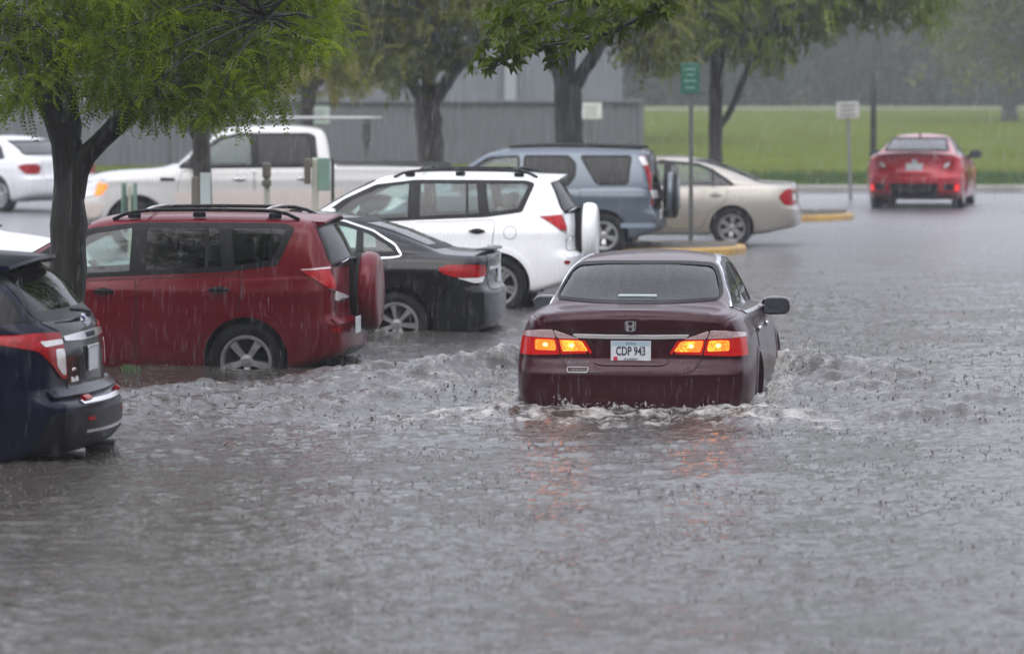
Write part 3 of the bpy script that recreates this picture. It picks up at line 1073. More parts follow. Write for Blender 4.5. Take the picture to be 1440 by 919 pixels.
# ---------------------------------------------------------------- small SUV with a spare wheel on its tailgate (red one, white one)
def tall_suv(label, mat, loc, heading, scale, glasses, group, white):
    P = dict(L=4.42, w0=.908, R=.355, rim=.228, xr=.95, xf=3.61, tum=.30, rc=.15, crown=.05, bow_r=.13, bow_f=.30, re=.07, fe=.14, bulge=.02,
             zt=[(0, 1.10), (.03, 1.20), (.12, 1.36), (.24, 1.54), (.32, 1.63), (.40, 1.655), (.9, 1.69), (1.5, 1.695), (2.0, 1.685), (2.3, 1.655), (2.62, 1.54), (2.95, 1.365), (3.28, 1.165), (3.45, 1.11), (3.9, 1.03), (4.2, .93), (4.42, .76)],
             zs=[(0, 1.07), (.3, 1.12), (1., 1.09), (2.6, 1.05), (3.4, 1.0), (4.1, .88), (4.42, .64)],
             zb=[(0, .40), (.25, .33), (.7, .27), (3.8, .25), (4.42, .30)],
             w=[(0, .86), (.15, .89), (.5, .905), (3.6, .905), (4.0, .885), (4.25, .83), (4.42, .74)],
             pr=[(.25, .12), (.40, .03), (.55, .0), (.68, .0), (.74, .05), (.80, .075), (1.1, .07), (1.3, .05), (1.6, .03)],
             pf=[(.25, .1), (.45, .0), (.62, .03), (.76, .12)], crease=(.98, .012), tm=.55, ab=.05, **{'as': .04})
    c = Car('suv_car', label, 'car', P, mat, loc, heading, scale, group)
    lampA = 55
    lm = pbr('bright_red_lens', (.40, .004, .008), .22, spec=.35, var=.3, vscale=20)
    for sg in (1, -1):
        t = bpy.data.objects.new('tail_light', None); t.empty_display_size = .1; link(t, c.root)
        for nm, pts, m, off in (('red_lens', [('s', .46, 1.185), ('s', .20, 1.205), ('b', .77, 1.18), ('b', .735, 1.05), ('b', .745, 1.00), ('s', .22, 1.025)], lm, .014),
                                ('clear_lens', [('s', .225, 1.02), ('b', .745, .995), ('b', .755, .90), ('s', .085, .92)], M_CLEARLENS, .014),
                                ('pale_edge', [('s', .455, 1.187), ('s', .20, 1.207), ('s', .20, 1.188), ('s', .44, 1.176)], M_PINKLENS, .018)):
            res = c.corner(nm, pts, lampA, m, off=off, r=.02, res=.03, mirror=True, parent=t)
            bpy.data.objects.remove(res[1 if sg > 0 else 0])
    # glass
    c.side_windows([(.52, 1.56), (.66, 1.225), (1.1, 1.165), (1.9, 1.13), (3.16, 1.065), (3.16, 1.11), (2.80, 1.37), (2.42, 1.545), (1.95, 1.60), (1.2, 1.60), (.62, 1.595)],
                   [[(.57, 1.55), (.70, 1.25), (1.07, 1.195), (1.13, 1.575), (.64, 1.575)],
                    [(1.20, 1.575), (1.15, 1.19), (1.90, 1.15), (1.90, 1.575)],
                    [(2.0, 1.575), (2.0, 1.145), (3.04, 1.095), (2.74, 1.36), (2.38, 1.525)]], glasses[:3], r=.035)
    c.line('window_divider', [(1.33, 1.59), (1.31, 1.17)], .03, 'L', M_BLACK, off=.006, mirror=True)
    c.end_window('rear_window', [(.70, 1.235), (.60, 1.585), (-.60, 1.585), (-.70, 1.235)], 'B', glasses[3], r=.06, seal=.02, frame_out=.03, frame=M_BLACK)
    c.end_window('windshield', [(.70, 1.19), (.58, 1.575), (-.58, 1.575), (-.70, 1.19)], 'F', G_CLEAR)
    # panels
    c.panel('tailgate', [(.735, 1.20), (.72, .77), (-.72, .77), (-.735, 1.20)], 'B', r=.05)
    c.panel('door', [(.98, 1.13), (1.93, 1.095), (1.945, .36), (1.43, .36), (1.36, .58), (1.20, .74), (1.02, .80)], 'L', mirror=True)
    c.panel('door', [(1.965, 1.095), (2.92, 1.04), (3.0, .80), (3.02, .36), (1.975, .36)], 'L', mirror=True)
    hm = M_BLACK
    c.handle(1.19, 1.005, hm if not white else M_BLACK); c.handle(2.25, .985, hm if not white else M_BLACK)
    c.mirror_pair(2.92, 1.14, .84, mat=c.paint, sz=(.14, .24, .19))
    # lower sill cladding, bumper ledge
    c.line('bumper_ledge', [(.84, .715), (.5, .72), (0, .72), (-.5, .72), (-.84, .715)], .05, 'B', c.paint, off=.014)
    c.patch('lower_bumper', [(.55, .47), (.55, .41), (-.55, .41), (-.55, .47)], 'B', M_BLACK, off=.006, r=.02)
    c.corner('rear_reflector', [('s', .16, .66), ('s', .10, .66), ('s', .10, .62), ('s', .16, .62)], 60, M_RED, off=.008, mirror=True, r=.01)
    th = np.linspace(0, 2 * math.pi, 24)[:-1]
    if white:
        c.ring('fuel_flap', np.stack([.80 + .075 * np.cos(th), .985 + .075 * np.sin(th)], 1), .003, .003, 'L', M_GAP, r=.0, off=.002)
    # rails
    fz = pchip(P['zt'])
    for sg in (1, -1):
        mb = MB()
        xs = np.linspace(.50, 2.22, 16)
        e = lambda x: min(1, (x - .50) / .22, (2.22 - x) / .3)
        mb.tube([(x, sg * (.605 - .02 * (1 - e(x))), float(fz(x)) - .04 + .062 * max(0, e(x)) ** .5) for x in xs], [.017] * 16, 8)
        rail = mb.build('roof_rail', M_BLACK, c.root)
        for x in (.72, 1.42, 2.02):
            box('rail_foot', (x, sg * .600, float(fz(x)) - .022), (.12, .035, .05), M_BLACK, rail, .015)
    for x in (.80, 1.9):
        z = float(fz(x)) + .030
        MB().tube([(x, -.60, z), (x, -.3, z + .014), (x, .3, z + .014), (x, .60, z)], [.014] * 4, 6).build('roof_crossbar', M_BLACK if white else M_ALLOY, c.root)
    # spoiler over the rear glass
    V, F = [], []
    ys = np.linspace(-.56, .56, 13)
    for y in ys:
        q = abs(y) / .56
        zc = 1.655 - .05 * q * q
        for x, z in ((.52, zc + .012), (.22 + .05 * q * q, zc + .004), (.215 + .05 * q * q, zc - .014), (.34, zc - .035)): V.append((x, y, z))
    for i in range(12):
        for j in range(4): F.append((i * 4 + j, i * 4 + (j + 1) % 4, (i + 1) * 4 + (j + 1) % 4, (i + 1) * 4 + j))
    F += [(3, 2, 1, 0), (48, 49, 50, 51)]
    mk('roof_spoiler', V, F, c.paint, c.root, False, fix=True)
    # spare wheel in its hard cover
    V, F = lathe([(.001, .125), (.20, .125), (.30, .118), (.345, .095), (.362, .05), (.365, -.01), (.350, -.045)], 56, False)
    sp = bpy.data.objects.new('spare_wheel', None); link(sp, c.root)
    sp.location = (-.045, .0, .955); sp.rotation_euler = (0, 0, R(90))
    me = me_of('spare_wheel_cover', V, F); me.materials.append(c.paint)
    link(bpy.data.objects.new('spare_wheel_cover', me), sp)
    V, F = lathe([(.001, -.03), (.30, -.03), (.350, -.035), (.352, -.07), (.33, -.14), (.28, -.15), (.12, -.14), (.10, -.19)], 48, False)
    me = me_of('spare_tyre', V, F); me.materials.append(M_TYRE)
    link(bpy.data.objects.new('tyre', me), sp)
    c.rear_text('AWD', .60, 1.02 - .12, .05, M_CHROME, .012)
    c.plate(.55, .68, None, x=-.02)
    MB().tube([(.10, .55, 1.25), (.06, .3, 1.27), (.03, .05, 1.25)], [.014, .012, .02], 6).build('rear_wiper', M_BLACK, c.root)
    MB().tube([(.16, .62, 1.22), (.06, .72, 1.26), (.04, .66, 1.28), (.10, .52, 1.24)], [.007] * 4, 6).build('tailgate_handle', M_CHROME, c.root)
    c.corner('headlight', [('s', 3.85, .88), ('s', 4.1, .92), ('f', .55, .88), ('f', .55, .72), ('s', 4.15, .72)], 145, M_CLEARLENS, off=.008, mirror=True)
    c.patch('grille', [(-.42, .84), (.42, .84), (.38, .68), (-.38, .68)], 'F', M_BLACK, off=.008)
    c.wheels('five' if not white else 'split', lip=.035)
    c.interior(.78, head=1.34, seatmat=M_SEAT if not white else M_SEATL, sx=(2.1, 1.05), dash_x=3.0)
    c.finish()
    return c

SUVS = 'small SUVs with a spare wheel on the tailgate'
D_RED = F_PX * CAM_Z / (518 - HOR)
loc, hd = side_spot(491, D_RED, .30, 6, 1.815)
tall_suv('dark red SUV with red spare wheel cover, half under the near left tree', paint('deep_red_paint', (.125, .0008, .0055), .1, .3, .04, .28), loc, hd, 1.0, [G_PRIV, G_PRIV, G_CLEAR, G_PRIV], SUVS, False)
loc, hd = side_spot(812, 48.6, .10, 6, 1.815, .97)
tall_suv('white SUV with white spare wheel cover behind the black sedan', paint('white_paint', (.88, .885, .89), .0, .35, .20), loc, hd, .97, [G_CLEAR, G_CLEAR, G_CLEAR, G_PRIV], SUVS, True)

# ---------------------------------------------------------------- generic sedan side cars
def sedan(name, label, mat, loc, heading, scale, P, glasses, dlo, wins, rear, wheel='five', trim=None, wind=None, doors=(), handles=(), hm=None, mir=None, rimmat=None, head=1.2, floor=.58, group=None):
    c = Car(name, label, 'car', P, mat, loc, heading, scale, group)
    c.side_windows(dlo, wins, glasses, trim=trim)
    c.end_window('rear_window', rear, 'B', G_TINT, r=.05)
    c.end_window('windshield', wind, 'F', G_CLEAR, r=.05)
    for d in doors: c.panel('door', d, 'L', mirror=True)
    for h in handles: c.handle(h[0], h[1], hm)
    if mir: c.mirror_pair(*mir)
    c.wheels(wheel, lip=.018, rimmat=rimmat)
    c.interior(floor, head=head)
    return c

def black_sedan():
    P = dict(L=4.74, w0=.91, R=.345, rim=.225, xr=1.03, xf=3.78, tum=.32, ledge=.08, rc=.15, crown=.05, bow_r=.17, bow_f=.28, re=.08, fe=.14, bulge=.02,
             zt=[(0, 1.06), (.05, 1.09), (.3, 1.10), (.52, 1.115), (.8, 1.22), (1.2, 1.37), (1.6, 1.455), (2.1, 1.495), (2.6, 1.475), (2.95, 1.40), (3.3, 1.22), (3.62, 1.05), (3.8, 1.01), (4.3, .93), (4.6, .82), (4.74, .70)],
             zs=[(0, .98), (.2, 1.0), (.7, 1.015), (1.6, 1.0), (3.4, .95), (4.1, .87), (4.74, .62)],
             zb=[(0, .29), (.3, .24), (1, .2), (4.3, .2), (4.74, .25)],
             w=[(0, .84), (.2, .885), (.6, .905), (3.8, .905), (4.3, .875), (4.6, .80), (4.74, .73)],
             pr=[(.2, .12), (.34, .03), (.48, .0), (.68, .0), (.74, .05), (.95, .07), (1.02, .05), (1.1, .03)], pf=[(.2, .1), (.45, .0), (.7, .1)],
             crease=(.90, .012), tm=.58, ab=.055, **{'as': .05})
    loc, hd = side_spot(696, F_PX * CAM_Z / (468 - HOR), .27, 6, 1.82)
    dlo = [(.98, 1.05), (1.06, 1.16), (1.30, 1.30), (1.62, 1.40), (2.2, 1.435), (2.6, 1.40), (2.95, 1.28), (3.35, 1.03), (3.36, .985), (1.1, 1.035)]
    c = sedan('sedan_car', 'black sedan with bright chrome window arc, parked between the red and white SUVs', paint('black_paint', (.003, .0033, .0045), .0, .25, .03, .5), loc, hd, 1.0, P,
              [G_TINT, G_CLEAR, G_CLEAR], dlo,
              [[(1.03, 1.075), (1.09, 1.155), (1.32, 1.285), (1.42, 1.32), (1.40, 1.07)], [(1.45, 1.33), (1.62, 1.375), (2.15, 1.41), (2.15, 1.04), (1.44, 1.06)], [(2.22, 1.41), (2.58, 1.375), (2.9, 1.265), (3.27, 1.02), (2.22, 1.04)]],
              [(.62, 1.135), (.52, 1.42), (-.52, 1.42), (-.62, 1.135)], 'seven', trim=.011, wind=[(.66, 1.08), (.54, 1.43), (-.54, 1.43), (-.66, 1.08)],
              doors=[[(1.12, 1.0), (2.16, .98), (2.18, .32), (1.52, .32), (1.40, .60), (1.20, .74)], [(2.20, .98), (3.28, .93), (3.34, .6), (3.3, .32), (2.21, .32)]],
              handles=((1.36, .90), (2.42, .88)), mir=(3.05, 1.02, .80), head=1.22)
    for sg in (1, -1):
        t = bpy.data.objects.new('tail_light', None); t.empty_display_size = .1; link(t, c.root)
        for nm, pts, m in (('red_lens', [('s', .60, .925), ('s', .50, .965), ('s', .25, .965), ('b', .62, .955), ('b', .60, .85), ('s', .20, .835), ('s', .42, .84), ('s', .55, .88)], M_RED),
                           ('clear_lens', [('s', .40, .83), ('s', .2, .83), ('b', .66, .845), ('b', .72, .785), ('s', .22, .775)], M_CLEARLENS)):
            res = c.corner(nm, pts, 55, m, off=.012, r=.02, res=.03, mirror=True, parent=t)
            bpy.data.objects.remove(res[1 if sg > 0 else 0])
    c.panel('trunk_lid', [(.56, 1.06), (-.56, 1.06), (-.58, .70), (.58, .70)], 'B', r=.03)
    c.line('chrome_strip', [(.50, .92), (-.50, .92)], .03, 'B', M_CHROME, off=.012)
    c.plate(0, .83, None)
    V, F = superbox((.16, 1.16, .03), 3, 8, 20)
    mk('trunk_spoiler', [(.10 + v[0] + .12 * (v[1] / .6) ** 2, v[1], 1.115 + v[2]) for v in V], F, c.paint, c.root)
    c.corner('headlight', [('s', 4.2, .82), ('s', 4.4, .84), ('f', .6, .78), ('f', .6, .64), ('s', 4.45, .66)], 145, M_CLEARLENS, off=.008, mirror=True)
    c.patch('grille', [(-.4, .74), (.4, .74), (.34, .60), (-.34, .60)], 'F', M_BLACK, off=.008)
    c.finish()
black_sedan()

def beige_sedan():
    P = dict(L=4.81, w0=.90, R=.325, rim=.212, xr=1.10, xf=3.82, tum=.34, ledge=.08, rc=.15, crown=.05, bow_r=.15, bow_f=.28, re=.09, fe=.14, bulge=.02,
             zt=[(0, 1.0), (.06, 1.04), (.3, 1.06), (.60, 1.075), (.9, 1.19), (1.25, 1.34), (1.6, 1.435), (2.1, 1.485), (2.6, 1.47), (2.95, 1.40), (3.3, 1.22), (3.65, 1.02), (3.85, .99), (4.4, .90), (4.68, .80), (4.81, .68)],
             zs=[(0, .92), (.2, .965), (.7, .985), (1.6, .97), (3.4, .92), (4.2, .83), (4.81, .6)],
             zb=[(0, .33), (.3, .28), (1, .21), (4.3, .21), (4.81, .26)],
             w=[(0, .82), (.2, .87), (.6, .895), (3.8, .895), (4.3, .865), (4.65, .79), (4.81, .72)],
             pr=[(.25, .12), (.38, .02), (.52, .0), (.62, .01), (.70, .05), (.95, .07), (1.04, .05)], pf=[(.2, .1), (.45, .0), (.7, .1)], tm=.55, ab=.06, **{'as': .06})
    loc, hd = side_spot(1125, 66.2, .02, 5, 1.8, .97)
    dlo = [(1.02, 1.0), (1.16, 1.10), (1.42, 1.27), (1.66, 1.36), (2.15, 1.40), (2.6, 1.375), (2.95, 1.26), (3.36, 1.0), (3.37, .95)]
    c = sedan('sedan_car', 'beige sedan parked beside the green sign, ahead of the blue SUV', paint('beige_paint', (.36, .335, .295), .45, .35, .30), loc, hd, .97, P,
              [G_CLEAR, G_CLEAR], dlo,
              [[(1.10, 1.02), (1.20, 1.095), (1.45, 1.255), (1.66, 1.335), (2.10, 1.37), (2.10, .99)], [(2.18, 1.37), (2.58, 1.35), (2.9, 1.245), (3.27, .985), (2.18, .99)]],
              [(.62, 1.10), (.52, 1.40), (-.52, 1.40), (-.62, 1.10)], 'six', wind=[(.66, 1.06), (.54, 1.41), (-.54, 1.41), (-.66, 1.06)],
              doors=[[(1.15, .96), (2.13, .945), (2.15, .32), (1.58, .32), (1.46, .60), (1.22, .74)], [(2.17, .945), (3.28, .90), (3.34, .6), (3.3, .32), (2.18, .32)]],
              handles=((1.36, .86), (2.40, .85)), mir=(3.05, 1.0, .78), rimmat=M_ALLOYD, head=1.2)
    c.line('window_divider', [(1.42, 1.27), (1.40, .98)], .03, 'L', M_BLACK, off=.006, mirror=True)
    for sg in (1, -1):
        t = bpy.data.objects.new('tail_light', None); t.empty_display_size = .1; link(t, c.root)
        for nm, pts, m in (('red_lens', [('s', .36, .83), ('s', .26, .93), ('b', .72, .955), ('b', .46, .93), ('b', .50, .73), ('b', .72, .68), ('s', .26, .70)], M_RED),
                           ('clear_lens', [('b', .66, .88), ('b', .50, .87), ('b', .52, .77), ('b', .66, .76)], M_CLEARLENS)):
            res = c.corner(nm, pts, 50, m, off=.012 if nm == 'red_lens' else .016, r=.03, res=.03, mirror=True, parent=t)
            bpy.data.objects.remove(res[1 if sg > 0 else 0])
    c.panel('trunk_lid', [(.52, 1.02), (-.52, 1.02), (-.50, .66), (.50, .66)], 'B', r=.03)
    c.plate(0, .80, None)
    c.line('bumper_crease', [(.82, .62), (0, .60), (-.82, .62)], .02, 'B', c.paint, off=.012)
    c.line('side_moulding', [(1.5, .60), (3.3, .58)], .04, 'L', c.paint, off=.012, mirror=True)
    c.corner('headlight', [('s', 4.25, .80), ('s', 4.45, .83), ('f', .6, .76), ('f', .6, .62), ('s', 4.5, .64)], 145, M_CLEARLENS, off=.008, mirror=True)
    c.patch('grille', [(-.36, .74), (.36, .74), (.30, .62), (-.30, .62)], 'F', M_BLACK, off=.008)
    c.finish()
beige_sedan()

def white_rear_sedan(name, label, loc, hd, scale, extra):
    P = dict(L=4.72, w0=.91, R=.34, rim=.222, xr=1.02, xf=3.78, tum=.32, ledge=.08, rc=.15, crown=.05, bow_r=.17, bow_f=.28, re=.09, fe=.14, bulge=.02,
             zt=[(0, 1.02), (.05, 1.06), (.25, 1.075), (.42, 1.09), (.7, 1.22), (1.0, 1.35), (1.3, 1.43), (1.9, 1.475), (2.5, 1.465), (2.9, 1.39), (3.25, 1.20), (3.58, 1.04), (3.8, 1.01), (4.3, .92), (4.6, .80), (4.72, .68)],
             zs=[(0, .95), (.2, .985), (.7, 1.0), (1.6, .98), (3.4, .93), (4.1, .85), (4.72, .6)],
             zb=[(0, .32), (.3, .27), (1, .21), (4.3, .21), (4.72, .26)],
             w=[(0, .83), (.2, .88), (.6, .905), (3.8, .905), (4.3, .87), (4.6, .79), (4.72, .72)],
             pr=[(.25, .12), (.38, .02), (.52, .0), (.66, .0), (.72, .05), (.95, .07), (1.04, .05)], pf=[(.2, .1), (.45, .0), (.7, .1)], crease=(.86, .01), tm=.55, ab=.06, **{'as': .05})
    dlo = [(.95, 1.03), (1.05, 1.14), (1.25, 1.28), (1.5, 1.375), (2.1, 1.41), (2.55, 1.385), (2.9, 1.25), (3.30, 1.01), (3.31, .965)]
    c = sedan(name, label, paint('pearl_white_paint', (.70, .71, .73), .0, .35, .35), loc, hd, scale, P, [G_TINT, G_TINT], dlo,
              [[(1.03, 1.055), (1.09, 1.13), (1.28, 1.265), (1.5, 1.35), (2.05, 1.38), (2.05, 1.01)], [(2.13, 1.38), (2.53, 1.36), (2.85, 1.235), (3.22, .99), (2.13, 1.01)]],
              [(.62, 1.115), (.53, 1.385), (-.53, 1.385), (-.62, 1.115)], 'ten', wind=[(.66, 1.07), (.54, 1.40), (-.54, 1.40), (-.66, 1.07)],
              doors=[[(1.12, .985), (2.08, .965), (2.10, .32), (1.52, .32), (1.38, .60), (1.20, .74)], [(2.12, .965), (3.22, .915), (3.28, .6), (3.24, .32), (2.13, .32)]],
              handles=((1.34, .88), (2.36, .865)), mir=(3.0, 1.0, .78), head=1.2)
    for sg in (1, -1):
        t = bpy.data.objects.new('tail_light', None); t.empty_display_size = .1; link(t, c.root)
        res = c.corner('red_lens', [('s', .42, .90), ('s', .25, .955), ('b', .62, .95), ('b', .54, .90), ('b', .58, .76), ('s', .22, .755)], 45, M_RED, off=.012, r=.03, res=.03, mirror=True, parent=t)
        bpy.data.objects.remove(res[1 if sg > 0 else 0])
    c.panel('trunk_lid', [(.52, 1.03), (-.52, 1.03), (-.50, .66), (.50, .66)], 'B', r=.03)
    c.plate(0, .82, None)
    c.corner('headlight', [('s', 4.2, .82), ('s', 4.4, .83), ('f', .6, .76), ('f', .6, .62), ('s', 4.45, .64)], 145, M_CLEARLENS, off=.008, mirror=True)
    c.patch('grille', [(-.36, .72), (.36, .72), (.30, .58), (-.30, .58)], 'F', M_BLACK, off=.008)
    if extra:
        for y in (.35, -.15):
            MB().tube([(3.52, y, 1.085), (3.30, y + .05, 1.175), (3.02, y + .32, 1.345)][:3], [.012, .010, .008], 6).build('windscreen_wiper', M_BLACK, c.root)
    c.finish()
    return c
th = R(48)
# seen from its left rear quarter, beyond the near tree
p = at(96, 460, 84)
white_rear_sedan('sedan_car', 'white sedan seen from behind, its two red lamps either side of the near tree trunk', (p.x, p.y, -.02), math.pi - th, 1.02, False)
# facing right, only its bonnet in view
p = at(150, 460, 48.0)
white_rear_sedan('sedan_car', 'white car with only its bonnet in view, between the dark blue SUV and red SUV', (p.x - 4.72, p.y - .15, -.14), R(1.5), 1.0, True)

# ---------------------------------------------------------------- dark blue SUV, cut by the left edge of the photo
def big_suv():
    P = dict(L=5.0, w0=1.0, R=.385, rim=.245, xr=1.07, xf=3.93, tum=.27, rc=.16, crown=.05, bow_r=.16, bow_f=.3, re=.09, fe=.14, bulge=.02,
             zt=[(0, 1.10), (.05, 1.24), (.22, 1.36), (.44, 1.52), (.62, 1.635), (.72, 1.68), (1.0, 1.735), (1.6, 1.785), (2.3, 1.775), (2.7, 1.70), (3.1, 1.46), (3.5, 1.24), (3.8, 1.20), (4.4, 1.12), (4.8, 1.0), (5.0, .82)],
             zs=[(0, 1.08), (.2, 1.17), (1., 1.16), (2.6, 1.12), (3.6, 1.08), (4.5, .98), (5.0, .7)],
             zb=[(0, .42), (.25, .36), (.7, .28), (4.3, .26), (5.0, .32)],
             w=[(0, .93), (.15, .965), (.5, .99), (3.9, .99), (4.5, .95), (4.8, .88), (5.0, .8)],
             pr=[(.3, .14), (.42, .02), (.55, .0), (.70, .0), (.75, .06), (.82, .12), (1.1, .13), (1.3, .11), (1.7, .05)], pf=[(.25, .1), (.5, .0), (.8, .12)],
             crease=(1.08, .012), tm=.5, ab=.04, **{'as': .035})
    loc, hd = side_spot(110, F_PX * CAM_Z / (655 - HOR), .32, 6.5, 2.0)
    c = Car('suv_car', 'dark blue SUV cut off by the left edge of the photo, nearest the camera', 'car', P, paint('navy_paint', (.0006, .0016, .013), .0, .28, .02, .18), loc, hd)
    lampA = 42
    for sg in (1, -1):
        t = bpy.data.objects.new('tail_light', None); t.empty_display_size = .1; link(t, c.root)
        for nm, pts, m, off, r in (('red_lens', [('s', .70, 1.185), ('s', .30, 1.20), ('b', .62, 1.195), ('b', .61, .88), ('b', .70, .885), ('s', .22, .96), ('s', .30, 1.08), ('s', .62, 1.135)], M_RED, .014, .03),
                                   ('clear_strip', [('s', .30, 1.145), ('b', .63, 1.150), ('b', .63, 1.115), ('s', .27, 1.105)], M_CLEARLENS, .018, .01),
                                   ('clear_lens', [('b', .76, 1.085), ('b', .635, 1.085), ('b', .635, .905), ('b', .68, .905), ('b', .76, .97)], M_CLEARLENS, .018, .02)):
            res = c.corner(nm, pts, lampA, m, off=off, r=r, res=.03, mirror=True, parent=t)
            bpy.data.objects.remove(res[1 if sg > 0 else 0])
    c.side_windows([(.56, 1.60), (.30, 1.28), (1.2, 1.235), (2.2, 1.205), (3.30, 1.15), (3.30, 1.19), (2.95, 1.44), (2.6, 1.60), (2.1, 1.665), (1.2, 1.675), (.68, 1.64)],
                   [[(.80, 1.61), (.56, 1.31), (1.18, 1.27), (1.22, 1.645)], [(1.30, 1.645), (1.27, 1.265), (2.14, 1.235), (2.14, 1.64)], [(2.22, 1.635), (2.22, 1.23), (3.2, 1.18), (2.9, 1.42), (2.58, 1.575)]],
                   [G_PRIV, G_PRIV, G_TINT], r=.04)
    c.end_window('rear_window', [(.78, 1.32), (.70, 1.63), (-.70, 1.63), (-.78, 1.32)], 'B', G_PRIV, r=.06, frame=M_BLACK, frame_out=.05, seal=.02)
    c.end_window('windshield', [(.76, 1.28), (.64, 1.66), (-.64, 1.66), (-.76, 1.28)], 'F', G_CLEAR)
    c.panel('tailgate', [(.80, 1.27), (-.80, 1.27), (-.62, 1.20), (-.60, .80), (.60, .80), (.62, 1.20)], 'B', r=.03, mat=pbr('gloss_black', (.003, .003, .005), .2, coat=.25, spec=.2))
    c.patch('hatch_bar', [(.60, 1.166), (.28, 1.178), (-.28, 1.178), (-.60, 1.166), (-.60, 1.134), (-.28, 1.122), (.28, 1.122), (.60, 1.134)], 'B', M_CHROME, off=.02, r=.01)
    c.rear_text('EXPLORER', 0, 1.150, .050, M_INK, .0215, 1.1, .001)
    th = np.linspace(0, 2 * math.pi, 40)[:-1]
    em = c.patch('emblem', np.stack([.0 + .095 * np.cos(th), 1.245 + .04 * np.sin(th)], 1), 'B', M_CHROME, off=.010, dense=True, res=.03)
    c.patch('emblem_field', np.stack([.0 + .085 * np.cos(th), 1.245 + .032 * np.sin(th)], 1), 'B', pbr('badge_blue', (.01, .03, .16), .2, coat=1.), off=.013, dense=True, res=.03, parent=em)
    c.rear_text('Ford', 0, 1.245, .055, M_CHROME, .014, 1.2)
    c.plate(0, .99, None, frame=M_CHROME)
    c.rear_text('Bin-Ab', .46, .865, .05, M_WHITE_PAINTED, .006)
    c.rear_text('4WD', .46, .93, .032, M_CHROME, .006)
    # bumper: body-colour step, black lower half with a bright edge
    c.line('bumper_step', [(.90, .775), (.5, .775), (0, .775), (-.5, .775), (-.90, .775)], .05, 'B', c.paint, off=.03)
    c.patch('lower_bumper', [(.95, .66), (.4, .64), (-.4, .64), (-.95, .66), (-.95, .40), (.95, .40)], 'B', M_BLACK, off=.015, r=.05)
    c.line('bumper_chrome', [(.62, .715), (0, .71), (-.62, .715)], .022, 'B', M_CHROME, off=.014)
    c.line('bumper_chrome', [(.60, .52), (0, .51), (-.60, .52)], .018, 'B', M_CHROME, off=.022)
    for y in (.50, -.50):
        c.patch('bumper_reflector', [(y - .06, .742), (y + .06, .742), (y + .06, .718), (y - .06, .718)], 'B', M_RED, off=.03, r=.008)
        c.patch('bumper_reflector', [(y - .07, .615), (y + .07, .615), (y + .07, .588), (y - .07, .588)], 'B', M_RED, off=.022, r=.008)
        MB().tube([(.40, y, .37), (.07, y, .365)], [.032, .034], 14).build('exhaust_pipe', pbr('exhaust_steel', (.22, .22, .22), .35, metal=.8), c.root)
    V, F = [], []
    for y in np.linspace(-.72, .72, 15):
        q = abs(y) / .72
        zc = 1.745 - .05 * q * q
        for x, z in ((1.0, zc - .005), (.44 + .10 * q * q, zc - .045), (.435 + .10 * q * q, zc - .068), (.68, zc - .09)): V.append((x, y, z))
    for i in range(14):
        for j in range(4): F.append((i * 4 + j, i * 4 + (j + 1) % 4, (i + 1) * 4 + (j + 1) % 4, (i + 1) * 4 + j))
    F += [(3, 2, 1, 0), (56, 57, 58, 59)]
    mk('roof_spoiler', V, F, c.paint, c.root, False, fix=True)
    MB().tube([(.15, -.02, 1.29), (.12, .12, 1.32), (.17, .46, 1.345)], [.026, .016, .010], 8).build('rear_wiper', M_BLACK, c.root)
    for sg in (1, -1):
        MB().tube([(x, sg * .70, float(pchip(P['zt'])(x)) + .0 + .05 * min(1, (x - 1.0) * 4, (2.6 - x) * 4)) for x in np.linspace(1.0, 2.6, 12)], [.02] * 12, 8).build('roof_rail', M_BLACK, c.root)
    c.panel('door', [(1.10, 1.20), (2.17, 1.16), (2.18, .36), (1.60, .36), (1.52, .62), (1.32, .80)], 'L', mirror=True)
    c.panel('door', [(2.20, 1.16), (3.25, 1.10), (3.33, .8), (3.33, .36), (2.21, .36)], 'L', mirror=True)
    c.handle(1.36, 1.07); c.handle(2.46, 1.05)
    c.mirror_pair(3.10, 1.20, .93, sz=(.15, .25, .21))
    c.corner('headlight', [('s', 4.4, 1.0), ('s', 4.6, 1.02), ('f', .6, 1.0), ('f', .6, .82), ('s', 4.7, .84)], 145, M_CLEARLENS, off=.008, mirror=True)
    c.patch('grille', [(-.5, .98), (.5, .98), (.45, .76), (-.45, .76)], 'F', M_CHROME, off=.008)
    c.wheels('five', lip=.04, lipmat=M_BLACK)
    c.interior(.82, head=1.45, sx=(2.1, 1.15))
    c.finish()
big_suv()

